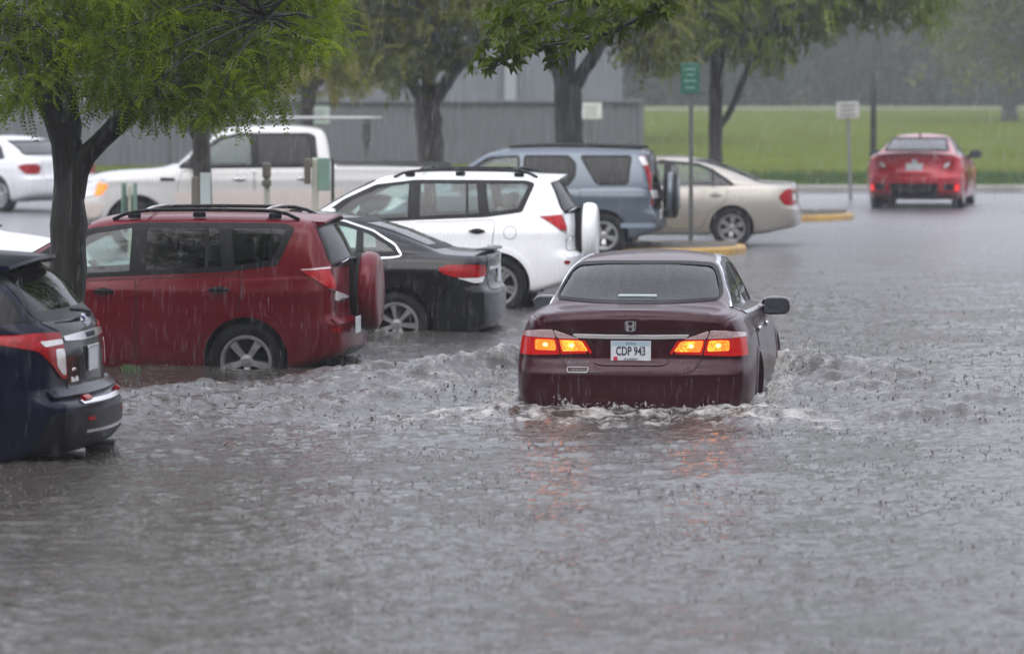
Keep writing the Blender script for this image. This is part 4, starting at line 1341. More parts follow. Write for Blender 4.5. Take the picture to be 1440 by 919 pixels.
# ---------------------------------------------------------------- grey-blue SUV with upright lamps
def blue_suv():
    P = dict(L=4.40, w0=.89, R=.345, rim=.205, xr=.86, xf=3.48, tum=.24, rc=.15, crown=.045, bow_r=.12, bow_f=.3, re=.07, fe=.14, bulge=.02,
             zt=[(0, 1.05), (.02, 1.15), (.07, 1.34), (.13, 1.52), (.20, 1.62), (.30, 1.645), (.9, 1.67), (1.6, 1.68), (2.2, 1.665), (2.6, 1.60), (3.05, 1.32), (3.32, 1.13), (3.5, 1.08), (3.95, 1.0), (4.2, .92), (4.40, .74)],
             zs=[(0, 1.02), (.3, 1.04), (1., 1.03), (2.6, 1.0), (3.4, .96), (4.1, .85), (4.40, .62)],
             zb=[(0, .38), (.25, .33), (.7, .26), (3.7, .25), (4.40, .30)],
             w=[(0, .84), (.15, .87), (.5, .885), (3.5, .885), (3.95, .87), (4.2, .82), (4.40, .73)],
             pr=[(.25, .12), (.40, .02), (.55, .0), (.66, .0), (.72, .05), (.80, .07), (1.1, .065), (1.3, .05), (1.6, .03)], pf=[(.25, .1), (.45, .0), (.62, .03), (.76, .12)],
             crease=(.92, .012), tm=.55, ab=.04, **{'as': .03})
    loc, hd = side_spot(929, 62.6, .03, 6, 1.78, .985)
    c = Car('suv_car', 'grey-blue SUV with upright lamps and dark spare wheel, parked beyond the white SUV', 'car', P, paint('slate_blue_paint', (.098, .122, .150), .4, .35, .25), loc, hd, .985)
    for sg in (1, -1):
        t = bpy.data.objects.new('tail_light', None); t.empty_display_size = .1; link(t, c.root)
        for nm, pts, m, off in (('red_lens', [('s', .36, 1.52), ('s', .27, 1.53), ('s', .16, 1.25), ('b', .77, 1.0), ('b', .77, .80), ('s', .13, .80), ('s', .18, 1.02), ('s', .22, 1.25)], M_RED, .012),
                                ('clear_lens', [('s', .355, 1.51), ('s', .275, 1.52), ('s', .215, 1.39), ('s', .285, 1.39)], M_CLEARLENS, .016),
                                ('clear_lens', [('s', .175, 1.02), ('s', .10, 1.02), ('s', .08, .90), ('s', .15, .90)], M_CLEARLENS, .016)):
            res = c.corner(nm, pts, 62, m, off=off, r=.015, res=.03, mirror=True, parent=t)
            bpy.data.objects.remove(res[1 if sg > 0 else 0])
    wl = [[(.50, 1.11), (.96, 1.11), (1.22, 1.53), (.46, 1.53)], [(1.29, 1.24), (1.40, 1.09), (2.06, 1.075), (2.06, 1.53), (1.40, 1.53), (1.29, 1.42)], [(2.14, 1.53), (2.14, 1.07), (3.16, 1.05), (2.95, 1.28), (2.60, 1.50)]]
    for w, m in zip(wl, [G_PRIV, G_PRIV, G_CLEAR]):
        c.side_windows(offset_poly(rpoly(w, .05), .012), [w], [m], r=.05, seal=.016) if False else None
        inner = offset_poly(rpoly(w, .05), -.02)
        c.patch('window_frame', offset_poly(rpoly(w, .05), .014), 'L', M_BLACK, off=.004, dense=True, holes=[inner], res=1., mirror=True)
        c.patch('side_window', offset_poly(rpoly(w, .05), -.014), 'L', m, off=-.004, dense=True, res=.08, mirror=True)
        c.holes.append(('side', rpoly(w, .05)))
    c.end_window('rear_window', [(.66, 1.10), (.58, 1.56), (-.58, 1.56), (-.66, 1.10)], 'B', G_PRIV, r=.06, frame=M_BLACK, frame_out=.04)
    c.end_window('windshield', [(.68, 1.15), (.58, 1.56), (-.58, 1.56), (-.68, 1.15)], 'F', G_CLEAR)
    c.panel('tailgate', [(.70, 1.07), (.68, .74), (-.68, .74), (-.70, 1.07)], 'B', r=.04, mat=M_BLACK)
    c.panel('door', [(1.22, 1.05), (2.09, 1.03), (2.10, .36), (1.42, .36), (1.32, .62), (1.20, .76)], 'L', mirror=True)
    c.panel('door', [(2.12, 1.03), (2.98, .99), (3.02, .78), (3.02, .36), (2.13, .36)], 'L', mirror=True)
    c.handle(1.42, .95); c.handle(2.38, .93)
    c.mirror_pair(2.98, 1.08, .84, sz=(.13, .22, .17))
    cl = pbr('bumper_cladding', (.055, .065, .075), .55)
    c.patch('bumper_cladding', [(.80, .60), (.80, .42), (-.80, .42), (-.80, .60)], 'B', cl, off=.01, r=.04)
    c.line('bumper_strip', [(.60, .50), (.10, .50)], .07, 'L', pbr('pale_cladding', (.22, .27, .33), .45), off=.012, mirror=True)
    c.patch('roof_cap', [(.22, -.50), (2.2, -.50), (2.2, .50), (.22, .50)], 'T', pbr('dark_roof', (.02, .024, .03), .35, coat=.6), off=.004, r=.1)
    for sg in (1, -1):
        MB().tube([(x, sg * .565, float(pchip(P['zt'])(x)) + .005) for x in np.linspace(.3, 2.3, 12)], [.018] * 12, 6).build('roof_rail', M_BLACK, c.root)
    # spare wheel: tyre with a blue face cover
    sp = bpy.data.objects.new('spare_wheel', None); link(sp, c.root)
    sp.location = (-.10, -.02, .93); sp.rotation_euler = (0, 0, R(90))
    V, F = lathe([(.001, .10), (.24, .10), (.315, .09), (.345, .055), (.35, 0), (.345, -.05), (.32, -.11), (.22, -.12), (.10, -.10), (.09, -.18)], 56, False)
    me = me_of('tyre', V, F); me.materials.append(M_TYRE); link(bpy.data.objects.new('tyre', me), sp)
    V, F = lathe([(.001, .125), (.20, .122), (.262, .108), (.268, .09)], 48, False)
    me = me_of('spare_wheel_cover', V, F); me.materials.append(c.paint); link(bpy.data.objects.new('spare_wheel_cover', me), sp)
    V, F = lathe([(.345, .03), (.352, .02), (.352, -.04), (.343, -.05)], 56, False)
    me = me_of('cover_band', V, F); me.materials.append(c.paint); link(bpy.data.objects.new('cover_band', me), sp)
    c.plate(.52, .66, None)
    c.corner('headlight', [('s', 3.8, .86), ('s', 4.05, .9), ('f', .55, .86), ('f', .55, .70), ('s', 4.1, .70)], 145, M_CLEARLENS, off=.008, mirror=True)
    c.patch('grille', [(-.42, .82), (.42, .82), (.38, .68), (-.38, .68)], 'F', M_BLACK, off=.008)
    c.wheels('five', lip=.05, lipmat=c.paint)
    c.interior(.76, head=1.32, sx=(1.9, .98))
    c.finish()
blue_suv()

# ---------------------------------------------------------------- red coupe far right, seen from behind
def red_coupe():
    P = dict(L=4.50, w0=.90, R=.335, rim=.225, xr=1.0, xf=3.70, tum=.32, ledge=.12, rc=.15, crown=.06, bow_r=.22, bow_f=.3, re=.08, fe=.14, bulge=.02,
             zt=[(0, .98), (.05, 1.03), (.16, 1.06), (.28, 1.055), (.6, 1.15), (1.0, 1.275), (1.4, 1.35), (1.9, 1.395), (2.4, 1.375), (2.75, 1.31), (3.1, 1.14), (3.45, .96), (3.7, .92), (4.2, .82), (4.4, .72), (4.50, .62)],
             zs=[(0, .90), (.12, .96), (.6, .98), (1.5, .95), (3.2, .88), (4.0, .80), (4.50, .54)],
             zb=[(0, .30), (.3, .24), (1, .17), (4.2, .17), (4.50, .22)],
             w=[(0, .84), (.2, .885), (.6, .90), (1.1, .90), (3.7, .895), (4.15, .86), (4.4, .79), (4.50, .70)],
             pr=[(.2, .10), (.32, .02), (.48, .0), (.60, .0), (.68, .06), (.90, .10), (1.0, .04), (1.08, .02)], pf=[(.2, .1), (.4, .0), (.6, .1)], crease=(.78, .014), tm=.55, ab=.06, **{'as': .06})
    D = 86.0
    o = at(1284, 460, D)
    c = Car('coupe_car', 'bright red coupe standing by the far kerb in front of the lawn', 'car', P, paint('bright_red_paint', (.42, .006, .018), .2, .3, .10), (o.x, D, -.03), R(90 - 10.0), 1.09)
    for sg in (1, -1):
        t = bpy.data.objects.new('tail_light', None); t.empty_display_size = .1; link(t, c.root)
        for nm, pts, m, off in (('red_lens', [('b', .73, .93), ('b', .55, .90), ('b', .50, .76), ('b', .70, .73), ('s', .2, .74), ('s', .24, .90)], M_RED, .012),
                                ('clear_lens', [('b', .66, .885), ('b', .59, .88), ('b', .52, .80), ('b', .58, .78)], M_CLEARLENS, .016)):
            res = c.corner(nm, pts, 25, m, off=off, r=.02, res=.03, mirror=True, parent=t)
            bpy.data.objects.remove(res[1 if sg > 0 else 0])
    c.panel('trunk_lid', [(.58, .98), (-.58, .98), (-.46, .64), (.46, .64)], 'B', r=.03)
    V, F = superbox((.14, 1.50, .026), 3, 8, 20)
    mk('trunk_spoiler', [(.06 + v[0] + .22 * (v[1] / .75) ** 2, v[1], 1.06 + v[2] - .05 * (v[1] / .75) ** 2) for v in V], F, pbr('dark_red_edge', (.10, .006, .012), .3, coat=1.), c.root)
    c.patch('lower_grille', [(.46, .50), (-.46, .50), (-.40, .24), (.40, .24)], 'B', M_BLACK, off=.012, r=.04)
    for y in (.66, -.66):
        c.patch('side_vent', [(y - .13, .49), (y + .13, .49), (y + .1, .38), (y - .1, .38)], 'B', M_BLACK, off=.010, r=.03)
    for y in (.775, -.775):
        c.patch('bumper_reflector', [(y - .035, .48), (y + .035, .48), (y + .035, .36), (y - .035, .36)], 'B', pbr('glowing_reflector', (.8, .012, .015), .15, coat=1., emit=(1, .01, .01), estr=.45), off=.014, r=.01)  # red glow put on the reflectors as emission
    c.plate(0, .79, None)
    c.patch('emblem', [(-.055, .945), (.055, .945), (.042, .865), (-.042, .865)], 'B', M_CHROME, off=.012, r=.015)
    c.end_window('rear_window', [(.60, 1.09), (.50, 1.32), (-.50, 1.32), (-.60, 1.09)], 'B', glass('pale_rear_glass', (.62, .74, .72)), r=.05)
    c.end_window('windshield', [(.64, .99), (.52, 1.325), (-.52, 1.325), (-.64, .99)], 'F', G_CLEAR)
    c.side_windows([(.98, 1.0), (1.3, 1.19), (1.62, 1.30), (2.1, 1.33), (2.45, 1.30), (2.78, 1.17), (3.15, .94), (3.15, .90)],
                   [[(1.08, 1.01), (1.32, 1.165), (1.62, 1.27), (1.8, 1.29), (1.8, .965)], [(1.88, 1.30), (2.1, 1.305), (2.43, 1.28), (2.72, 1.16), (3.06, .925), (1.88, .955)]], [G_TINT, G_TINT])
    c.panel('door', [(1.82, .93), (3.08, .88), (3.12, .6), (3.08, .3), (1.85, .3)], 'L', mirror=True)
    c.handle(1.98, .86)
    c.mirror_pair(2.78, .96, .79, mat=M_BLACK)
    MB().tube([(1.42, 0, 1.33), (1.36, 0, 1.42)], [.03, .008], 8).build('roof_antenna', M_BLACK, c.root)
    c.corner('headlight', [('s', 4.0, .74), ('s', 4.2, .75), ('f', .6, .68), ('f', .6, .58), ('s', 4.2, .6)], 145, M_CLEARLENS, off=.008, mirror=True)
    c.patch('grille', [(-.5, .60), (.5, .60), (.4, .48), (-.4, .48)], 'F', M_BLACK, off=.008)
    c.wheels('split', lip=.018)
    c.interior(.52, head=1.12, sx=(2.0, 1.1))
    c.finish()
red_coupe()

# ---------------------------------------------------------------- white crew-cab pickup facing left
def pickup():
    P = dict(L=5.90, w0=.99, R=.40, rim=.235, xr=1.18, xf=4.86, tum=.27, rc=.14, crown=.05, bow_r=.06, bow_f=.34, re=.06, fe=.12, bulge=.02, ns=200,
             zt=[(0, 1.30), (.04, 1.345), (.3, 1.36), (1.80, 1.37), (1.90, 1.38), (1.945, 1.70), (1.99, 1.84), (2.08, 1.90), (2.6, 1.935), (3.2, 1.925), (3.6, 1.85), (3.95, 1.62), (4.32, 1.34), (4.5, 1.29), (5.2, 1.24), (5.6, 1.17), (5.8, 1.06), (5.9, .92)],
             zs=[(0, 1.28), (1.8, 1.30), (2.0, 1.27), (3.9, 1.25), (4.4, 1.20), (5.4, 1.09), (5.9, .80)],
             zb=[(0, .58), (.4, .52), (1.8, .46), (5.2, .46), (5.9, .46)],
             w=[(0, .96), (.1, .975), (1.8, .98), (2, .985), (4.6, .985), (5.4, .975), (5.7, .93), (5.9, .86)],
             pf=[(.4, .08), (.6, .0), (.78, .02), (.95, .10)], crease=(1.10, .012), tm=.55, ab=.03, **{'as': .03})
    D = 64.6
    th = R(-4)
    y = Vector((-math.sin(th), -math.cos(th), 0))
    hdv = Vector((-math.cos(th), math.sin(th), 0))
    fc = at(122, 460, D)
    o = Vector((fc.x, D, 0)) - y * .96 - hdv * 5.62
    c = Car('pickup_truck', 'white crew-cab pickup truck with amber turn lamp, facing left', 'pickup truck', P, paint('truck_white_paint', (.53, .52, .50), .1, .35, .35), (o.x, o.y, -.03), math.pi - th, 1.0)
    tan = pbr('lower_tan', (.56, .49, .44), .3, coat=.8, var=.05)  # warm tan for the lower sides and front bumper
    c.side_windows([(2.10, 1.30), (4.20, 1.28), (4.22, 1.32), (3.90, 1.56), (3.62, 1.75), (3.3, 1.82), (2.25, 1.82), (2.14, 1.78)],
                   [[(2.16, 1.33), (3.03, 1.32), (3.03, 1.795), (2.26, 1.795)], [(3.10, 1.32), (4.08, 1.31), (3.88, 1.52), (3.58, 1.73), (3.3, 1.795), (3.10, 1.795)]], [G_PRIV, G_CLEAR], r=.05)
    c.end_window('rear_window', [(.66, 1.43), (.60, 1.80), (-.60, 1.80), (-.66, 1.43)], 'B', G_PRIV, r=.05)
    c.end_window('windshield', [(.76, 1.36), (.64, 1.82), (-.64, 1.82), (-.76, 1.36)], 'F', G_TINT)
    c.patch('bed_cover', [(.06, -.925), (1.84, -.925), (1.84, .925), (.06, .925)], 'T', M_BLACK, off=.008, r=.04)
    c.line('bed_rail', [(.08, 1.325), (1.82, 1.335)], .05, 'L', M_BLACK, off=.008, mirror=True)
    c.panel('door', [(2.14, 1.265), (3.06, 1.255), (3.06, .56), (2.14, .56)], 'L', mirror=True)
    c.panel('door', [(3.09, 1.255), (4.16, 1.235), (4.24, 1.0), (4.24, .56), (3.09, .56)], 'L', mirror=True)
    c.line('shut_line', [(1.90, 1.33), (1.90, .50)], .03, 'L', M_GAP, off=.003, mirror=True)
    c.patch('lower_side', [(1.72, .96), (4.28, .94), (4.28, .50), (1.72, .50)], 'L', tan, off=.0075, r=.03, mirror=True)
    c.patch('lower_side', [(.10, .86), (.62, .86), (.62, .62), (.10, .64)], 'L', tan, off=.0075, r=.03, mirror=True)
    c.handle(2.34, 1.14, M_CHROME); c.handle(3.30, 1.13, M_CHROME)
    c.mirror_pair(3.98, 1.36, .92, sz=(.14, .24, .26), mat=M_BLACK)
    c.line('fender_vent', [(4.28, 1.12), (4.50, 1.125)], .045, 'L', M_BLACK, off=.008, mirror=True)
    for sg in (1, -1):
        t = bpy.data.objects.new('headlight', None); t.empty_display_size = .1; link(t, c.root)
        lit = pbr('lit_amber', (.8, .2, .03), .2, emit=(1, .22, .02), estr=.7)
        for nm, pts, m, off in (('clear_lens', [('s', 5.44, 1.075), ('s', 5.6, 1.08), ('f', .78, 1.08), ('f', .60, 1.06), ('f', .60, .86), ('f', .78, .84), ('s', 5.50, .87)], M_CLEARLENS, .012),
                                ('turn_lamp', [('s', 5.28, 1.04), ('s', 5.43, 1.07), ('s', 5.49, .87), ('s', 5.37, .90)], lit, .016)):
            res = c.corner(nm, pts, 128, m, off=off, r=.02, res=.04, mirror=True, parent=t)
            bpy.data.objects.remove(res[1 if sg > 0 else 0])
        t2 = c.corner('tail_light', [('s', .20, 1.26), ('b', .80, 1.26), ('b', .80, .92), ('s', .20, .92)], 45, M_RED, off=.012, r=.02, mirror=True)
        bpy.data.objects.remove(t2[1 if sg > 0 else 0])
    c.patch('grille', [(-.56, 1.10), (.56, 1.10), (.54, .82), (-.54, .82)], 'F', M_CHROME, off=.02, r=.04)
    c.line('grille_bar', [(-.5, .96), (.5, .96)], .05, 'F', M_BLACK, off=.028)
    c.patch('front_bumper', [(-.92, .76), (.92, .76), (.86, .52), (-.86, .52)], 'F', tan, off=.03, r=.06)
    c.corner('bumper_end', [('s', 5.30, .76), ('s', 5.62, .78), ('f', .80, .77), ('f', .80, .54), ('s', 5.60, .52), ('s', 5.42, .56)], 128, tan, off=.026, r=.04, mirror=True)
    c.patch('tailgate', [(.78, 1.27), (-.78, 1.27), (-.78, .84), (.78, .84)], 'B', c.paint, off=.006, r=.03)
    c.patch('rear_bumper', [(.90, .72), (-.90, .72), (-.88, .58), (.88, .58)], 'B', M_CHROME, off=.03, r=.03)
    c.wheels('six', lip=.06, lip_off=.028, arch=.50)
    c.interior(.95, head=1.58, seatmat=M_SEATL, sx=(3.2, 2.25), dash_x=4.05)
    # cab rear wall stays closed: the bed floor
    c.finish()
pickup()
# ------------------------------------------------------------------ water
def smooth(a, b, x):
    t = np.clip((x - a) / (b - a), 0, 1)
    return t * t * (3 - 2 * t)

HX, HY = HERO.root.location.x, HERO.root.location.y
HA = R(90 - 6.6)
hf = np.array([math.cos(HA), math.sin(HA)])
hl = np.array([-math.sin(HA), math.cos(HA)])
SC = 1.04
WT = pchip([(p[0], p[1]) for p in HERO.P['w']])

def waves(X, Y, seed, n, lmin, lmax, amp, spread=3.14, base=1.57):
    r = np.random.default_rng(seed)
    h = np.zeros_like(X)
    for i in range(n):
        l = lmin * (lmax / lmin) ** r.random()
        a = base + (r.random() - .5) * 2 * spread
        k = 2 * math.pi / l
        h += amp * (l / lmax) ** .75 * np.sin(k * (X * math.cos(a) + Y * math.sin(a)) + r.random() * 6.28)
    return h / math.sqrt(n / 2)

def fbm(X, Y, seed, l):
    """smooth patchy noise in -1..1"""
    return np.clip(waves(X + .25 * l * np.sin(Y / l * 2.1 + seed), Y + .25 * l * np.sin(X / l * 1.7 + seed), seed, 14, l * .4, l * 1.8, .8), -1.5, 1.5)

def water_height(X, Y):
    D = np.maximum(np.hypot(X, Y), 1)
    a = ((X - HX) * hf[0] + (Y - HY) * hf[1]) / SC          # along the car, 0 at its tail
    b = ((X - HX) * hl[0] + (Y - HY) * hl[1]) / SC
    ab = np.abs(b)
    fine = smooth(90, 35, D)
    h = waves(X, Y, 1, 26, .45, 2.2, .0105) * (.45 + .55 * fine)
    h += waves(X, Y, 2, 44, .09, .42, .0064) * fine
    h *= 1 + .45 * fbm(X, Y, 5, 3.5)
    # bow ridges swept back from the front wheels
    foam = np.zeros_like(X)
    wob = .10 * fbm(X, Y, 8, .9) + .04 * fbm(X, Y, 9, .3)
    turb = waves(X, Y, 3, 30, .10, .42, .012) + waves(X, Y, 12, 30, .05, .16, .005)
    d = 4.75 - a                                            # distance behind the nose
    for (k, w, A, off, ln, fo, d0) in ((1.02, .40, .15, .88, 4.8, .42, 0.), (.68, .32, .14, .92, 6., .40, .9), (.40, .30, .10, .90, 5.5, .5, 1.8)):
        line = off + np.maximum(d - 1.0, 0) * k * .95
        q = (ab - line) / 1.35 + wob
        side = np.where(b < 0, 1.0, 1.2)
        ridge = np.exp(-(q / w) ** 2) * np.where(q > 0, 1, 1)
        env = smooth(d0, d0 + 1.1, d) * np.exp(-np.maximum(d - 1.2, 0) / ln) * side
        h += A * ridge * env * (1 + .22 * fbm(X, Y, 21, .6))
        h += turb * ridge * env * .75
        foam = np.maximum(foam, .9 * fo * ridge * env * (1 + .6 * fbm(X, Y, 22, .25)))
    # churned water along the sides and astern
    near = np.exp(-(np.maximum(ab - .93, 0) / .30) ** 2) * smooth(-.5, .1, a) * smooth(5.0, 4.2, a)
    h += near * (.03 + turb * 1.4)
    for ax in (1.08, 3.85):
        g = np.exp(-(((a - ax + .3) / .55) ** 2)) * np.exp(-(np.maximum(ab - .9, 0) / .22) ** 2)
        h += g * (.03 + .03 * fbm(X, Y, 31, .18))
        foam = np.maximum(foam, g * .85)
    foam = np.maximum(foam, near * .55 * (1 + .7 * fbm(X, Y, 23, .3)))
    as_ = -a
    st = smooth(0, .15, as_ + .1) * np.exp(-np.maximum(as_, 0) / 1.6) * np.exp(-(np.maximum(ab - 1.1 - .45 * as_, 0) / .6) ** 2)
    h += st * (turb * .45 + .012 * np.sin(as_ * 7.5 + 1.5 * fbm(X, Y, 33, .8)))
    foam = np.maximum(foam, st * .62 * (1 + .8 * fbm(X, Y, 24, .28)))
    # transverse waves that run out sideways behind the car
    for (a0, w, A, wid, fo) in ((-.42, .18, .045, 5.5, .40), (-1.05, .2, .022, 5.0, .12), (.55, .2, .035, 4.5, .2)):
        q = a - a0 - .05 * ab + wob * .9
        rg = np.exp(-(q / w) ** 2) * smooth(wid, wid * .35, ab) * smooth(.2, .9, ab if a0 > 0 else ab + 2)
        m = .6 + .5 * fbm(X, Y, 26, 1.1)
        h += A * rg * m + rg * turb * .9
        foam = np.maximum(foam, fo * rg * m)
    return h, np.clip(foam, 0, 1.3)

def water():
    rows = []
    D = 16.5
    while D < 60:
        rows.append(D)
        D += max(.020, .026 * (D / 19) ** 1.75)
    while D < 99:
        rows.append(D); D += .40
    rows = np.array([-60, -20, 2, 9, 13, 15.2] + rows)
    tan = np.concatenate([np.array([-3, -1.6, -.8, -.45, -.28, -.20]), np.linspace(-.155, .155, 760), np.array([.20, .28, .45, .8, 1.6, 3])])
    # straight columns close in, spreading with distance beyond
    Dc = np.maximum(rows, 12)
    Xg = Dc[:, None] * tan[None, :]
    Yg = np.repeat(rows[:, None], len(tan), 1)
    h, foam = water_height(Xg, Yg)
    flat = (np.abs(tan)[None, :] > .19) | (rows[:, None] < 15.5)
    h = np.where(flat, 0, h)
    V = np.stack([Xg, Yg, h], -1).reshape(-1, 3)
    n, m = Xg.shape
    i = np.arange(n - 1)[:, None] * m + np.arange(m - 1)[None, :]
    F = np.stack([i, i + 1, i + m + 1, i + m], -1).reshape(-1, 4)
    mt, nd, lk = mat_new('flood_water')
    out = N(nd, 'ShaderNodeOutputMaterial')
    b = N(nd, 'ShaderNodeBsdfPrincipled')
    b.inputs['Roughness'].default_value = .10
    b.inputs['IOR'].default_value = 1.333
    tc = N(nd, 'ShaderNodeTexCoord')
    at_ = N(nd, 'ShaderNodeAttribute', attribute_name='foam')
    # murky body colour
    n1 = N(nd, 'ShaderNodeTexNoise', i_Scale=.7, i_Detail=4.)
    lk.new(tc.outputs['Object'], n1.inputs['Vector'])
    cr = N(nd, 'ShaderNodeMix', data_type='RGBA')
    cr.inputs['A'].default_value = (.036, .032, .027, 1)
    cr.inputs['B'].default_value = (.056, .050, .043, 1)
    lk.new(n1.outputs['Fac'], cr.inputs['Factor'])
    # foam broken into lacy threads
    mp = N(nd, 'ShaderNodeMapping'); mp.inputs['Scale'].default_value = (1, .55, 1)
    lk.new(tc.outputs['Object'], mp.inputs['Vector'])
    n2 = N(nd, 'ShaderNodeTexNoise', i_Scale=13., i_Detail=8., i_Roughness=.68, i_Distortion=.8)
    lk.new(mp.outputs[0], n2.inputs['Vector'])
    ad = N(nd, 'ShaderNodeMath', op='MULTIPLY'); ad.inputs[1].default_value = .62
    lk.new(at_.outputs['Fac'], ad.inputs[0])
    a2 = N(nd, 'ShaderNodeMath', op='ADD')
    lk.new(ad.outputs[0], a2.inputs[0]); lk.new(n2.outputs['Fac'], a2.inputs[1])
    mr = N(nd, 'ShaderNodeMapRange')
    mr.inputs['From Min'].default_value = .68; mr.inputs['From Max'].default_value = 1.12
    lk.new(a2.outputs[0], mr.inputs['Value'])
    mx = N(nd, 'ShaderNodeMix', data_type='RGBA')
    mx.inputs['B'].default_value = (.50, .48, .45, 1)
    lk.new(cr.outputs['Result'], mx.inputs['A']); lk.new(mr.outputs[0], mx.inputs['Factor'])
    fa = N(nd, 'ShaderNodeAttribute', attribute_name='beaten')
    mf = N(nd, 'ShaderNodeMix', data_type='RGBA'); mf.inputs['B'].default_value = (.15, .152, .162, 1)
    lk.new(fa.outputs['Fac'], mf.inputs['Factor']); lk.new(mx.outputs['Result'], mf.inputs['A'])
    lk.new(mf.outputs['Result'], b.inputs['Base Color'])
    rr = N(nd, 'ShaderNodeMapRange'); rr.inputs['To Min'].default_value = .07; rr.inputs['To Max'].default_value = .65
    lk.new(mr.outputs[0], rr.inputs['Value'])
    r2 = N(nd, 'ShaderNodeMath', op='MULTIPLY'); r2.inputs[1].default_value = .22; lk.new(fa.outputs['Fac'], r2.inputs[0])
    r3 = N(nd, 'ShaderNodeMath', op='ADD'); lk.new(rr.outputs[0], r3.inputs[0]); lk.new(r2.outputs[0], r3.inputs[1]); lk.new(r3.outputs[0], b.inputs['Roughness'])
    # rain-pocked skin: fine chop and widening rings, each ring with its own age
    n3 = N(nd, 'ShaderNodeTexNoise', i_Scale=9., i_Detail=5., i_Roughness=.66)
    lk.new(tc.outputs['Object'], n3.inputs['Vector'])
    last = n3.outputs['Fac']
    for sc_, amp in ((4.2, .10), (7.5, .09), (13., .07)):
        vo = N(nd, 'ShaderNodeTexVoronoi', i_Scale=sc_)
        lk.new(tc.outputs['Object'], vo.inputs['Vector'])
        sp = N(nd, 'ShaderNodeSeparateColor'); lk.new(vo.outputs['Color'], sp.inputs[0])
        r0 = N(nd, 'ShaderNodeMath', op='MULTIPLY'); r0.inputs[1].default_value = .42; lk.new(sp.outputs[0], r0.inputs[0])
        df = N(nd, 'ShaderNodeMath', op='SUBTRACT'); lk.new(vo.outputs['Distance'], df.inputs[0]); lk.new(r0.outputs[0], df.inputs[1])
        ph = N(nd, 'ShaderNodeMath', op='MULTIPLY'); ph.inputs[1].default_value = 42.; lk.new(df.outputs[0], ph.inputs[0])
        cs = N(nd, 'ShaderNodeMath', op='COSINE'); lk.new(ph.outputs[0], cs.inputs[0])
        ab_ = N(nd, 'ShaderNodeMath', op='ABSOLUTE'); lk.new(df.outputs[0], ab_.inputs[0])
        fo = N(nd, 'ShaderNodeMapRange'); fo.inputs['From Max'].default_value = .17; fo.inputs['To Min'].default_value = amp; fo.inputs['To Max'].default_value = 0.
        lk.new(ab_.outputs[0], fo.inputs['Value'])
        mu = N(nd, 'ShaderNodeMath', op='MULTIPLY'); lk.new(cs.outputs[0], mu.inputs[0]); lk.new(fo.outputs[0], mu.inputs[1])
        a3 = N(nd, 'ShaderNodeMath', op='ADD'); lk.new(last, a3.inputs[0]); lk.new(mu.outputs[0], a3.inputs[1])
        last = a3.outputs[0]
    bp = N(nd, 'ShaderNodeBump'); bp.inputs['Strength'].default_value = .8; bp.inputs['Distance'].default_value = .020
    lk.new(last, bp.inputs['Height']); lk.new(bp.outputs[0], b.inputs['Normal'])
    lk.new(b.outputs[0], out.inputs['Surface'])
    o = mk_np('water', V, F, mt, None, True, 'structure')
    a = o.data.attributes.new('foam', 'FLOAT', 'POINT')
    a.data.foreach_set('value', foam.reshape(-1).astype(np.float32))
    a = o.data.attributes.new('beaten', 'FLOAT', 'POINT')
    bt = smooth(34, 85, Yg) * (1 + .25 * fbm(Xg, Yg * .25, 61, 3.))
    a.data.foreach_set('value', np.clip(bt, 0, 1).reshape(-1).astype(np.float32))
    return mt
M_WATER = water()

# drops bouncing off the water: small crowns and spikes
def splashes():
    n = 90000
    D = 17 + (58 - 17) * rng.random(n) ** 1.7
    X = (rng.random(n) * 2 - 1) * D * .135
    cl = fbm(X, D, 41, 1.2)
    k = rng.random(n) < .42 + .45 * cl
    X, D = X[k], D[k]
    h, _ = water_height(X, D)
    n = len(X)
    s = (.0024 + .0050 * rng.random(n) ** 2.5) * np.clip(D / 26, .8, 1.4)
    s = s + .0055 * (rng.random(n) < .07) * rng.random(n)
    hh = s * (.55 + 1.3 * rng.random(n) ** 2)
    a = rng.random(n) * 6.28
    m = 5
    V = np.zeros((n, 2 * m + 1, 3))
    for j in range(m):
        t = a + 2 * math.pi * j / m
        w = 1 + .35 * np.sin(3 * t + a)
        V[:, j] = np.stack([X + s * 1.5 * w * np.cos(t), D + s * 1.5 * w * np.sin(t), h - .003], 1)
        V[:, m + j] = np.stack([X + s * .55 * np.cos(t), D + s * .55 * np.sin(t), h + hh * .5], 1)
    V[:, 2 * m] = np.stack([X + s * .5 * (rng.random(n) - .5), D, h + hh], 1)
    o = np.arange(n)[:, None] * (2 * m + 1)
    T = []
    for j in range(m):
        j2 = (j + 1) % m
        T += [np.concatenate([o + j, o + j2, o + m + j2], 1), np.concatenate([o + j, o + m + j2, o + m + j], 1), np.concatenate([o + m + j, o + m + j2, o + 2 * m], 1)]
    F = np.concatenate(T, 0)
    mk_np('raindrop_splashes', V.reshape(-1, 3), F, M_WATER, None, True, 'stuff')
splashes()

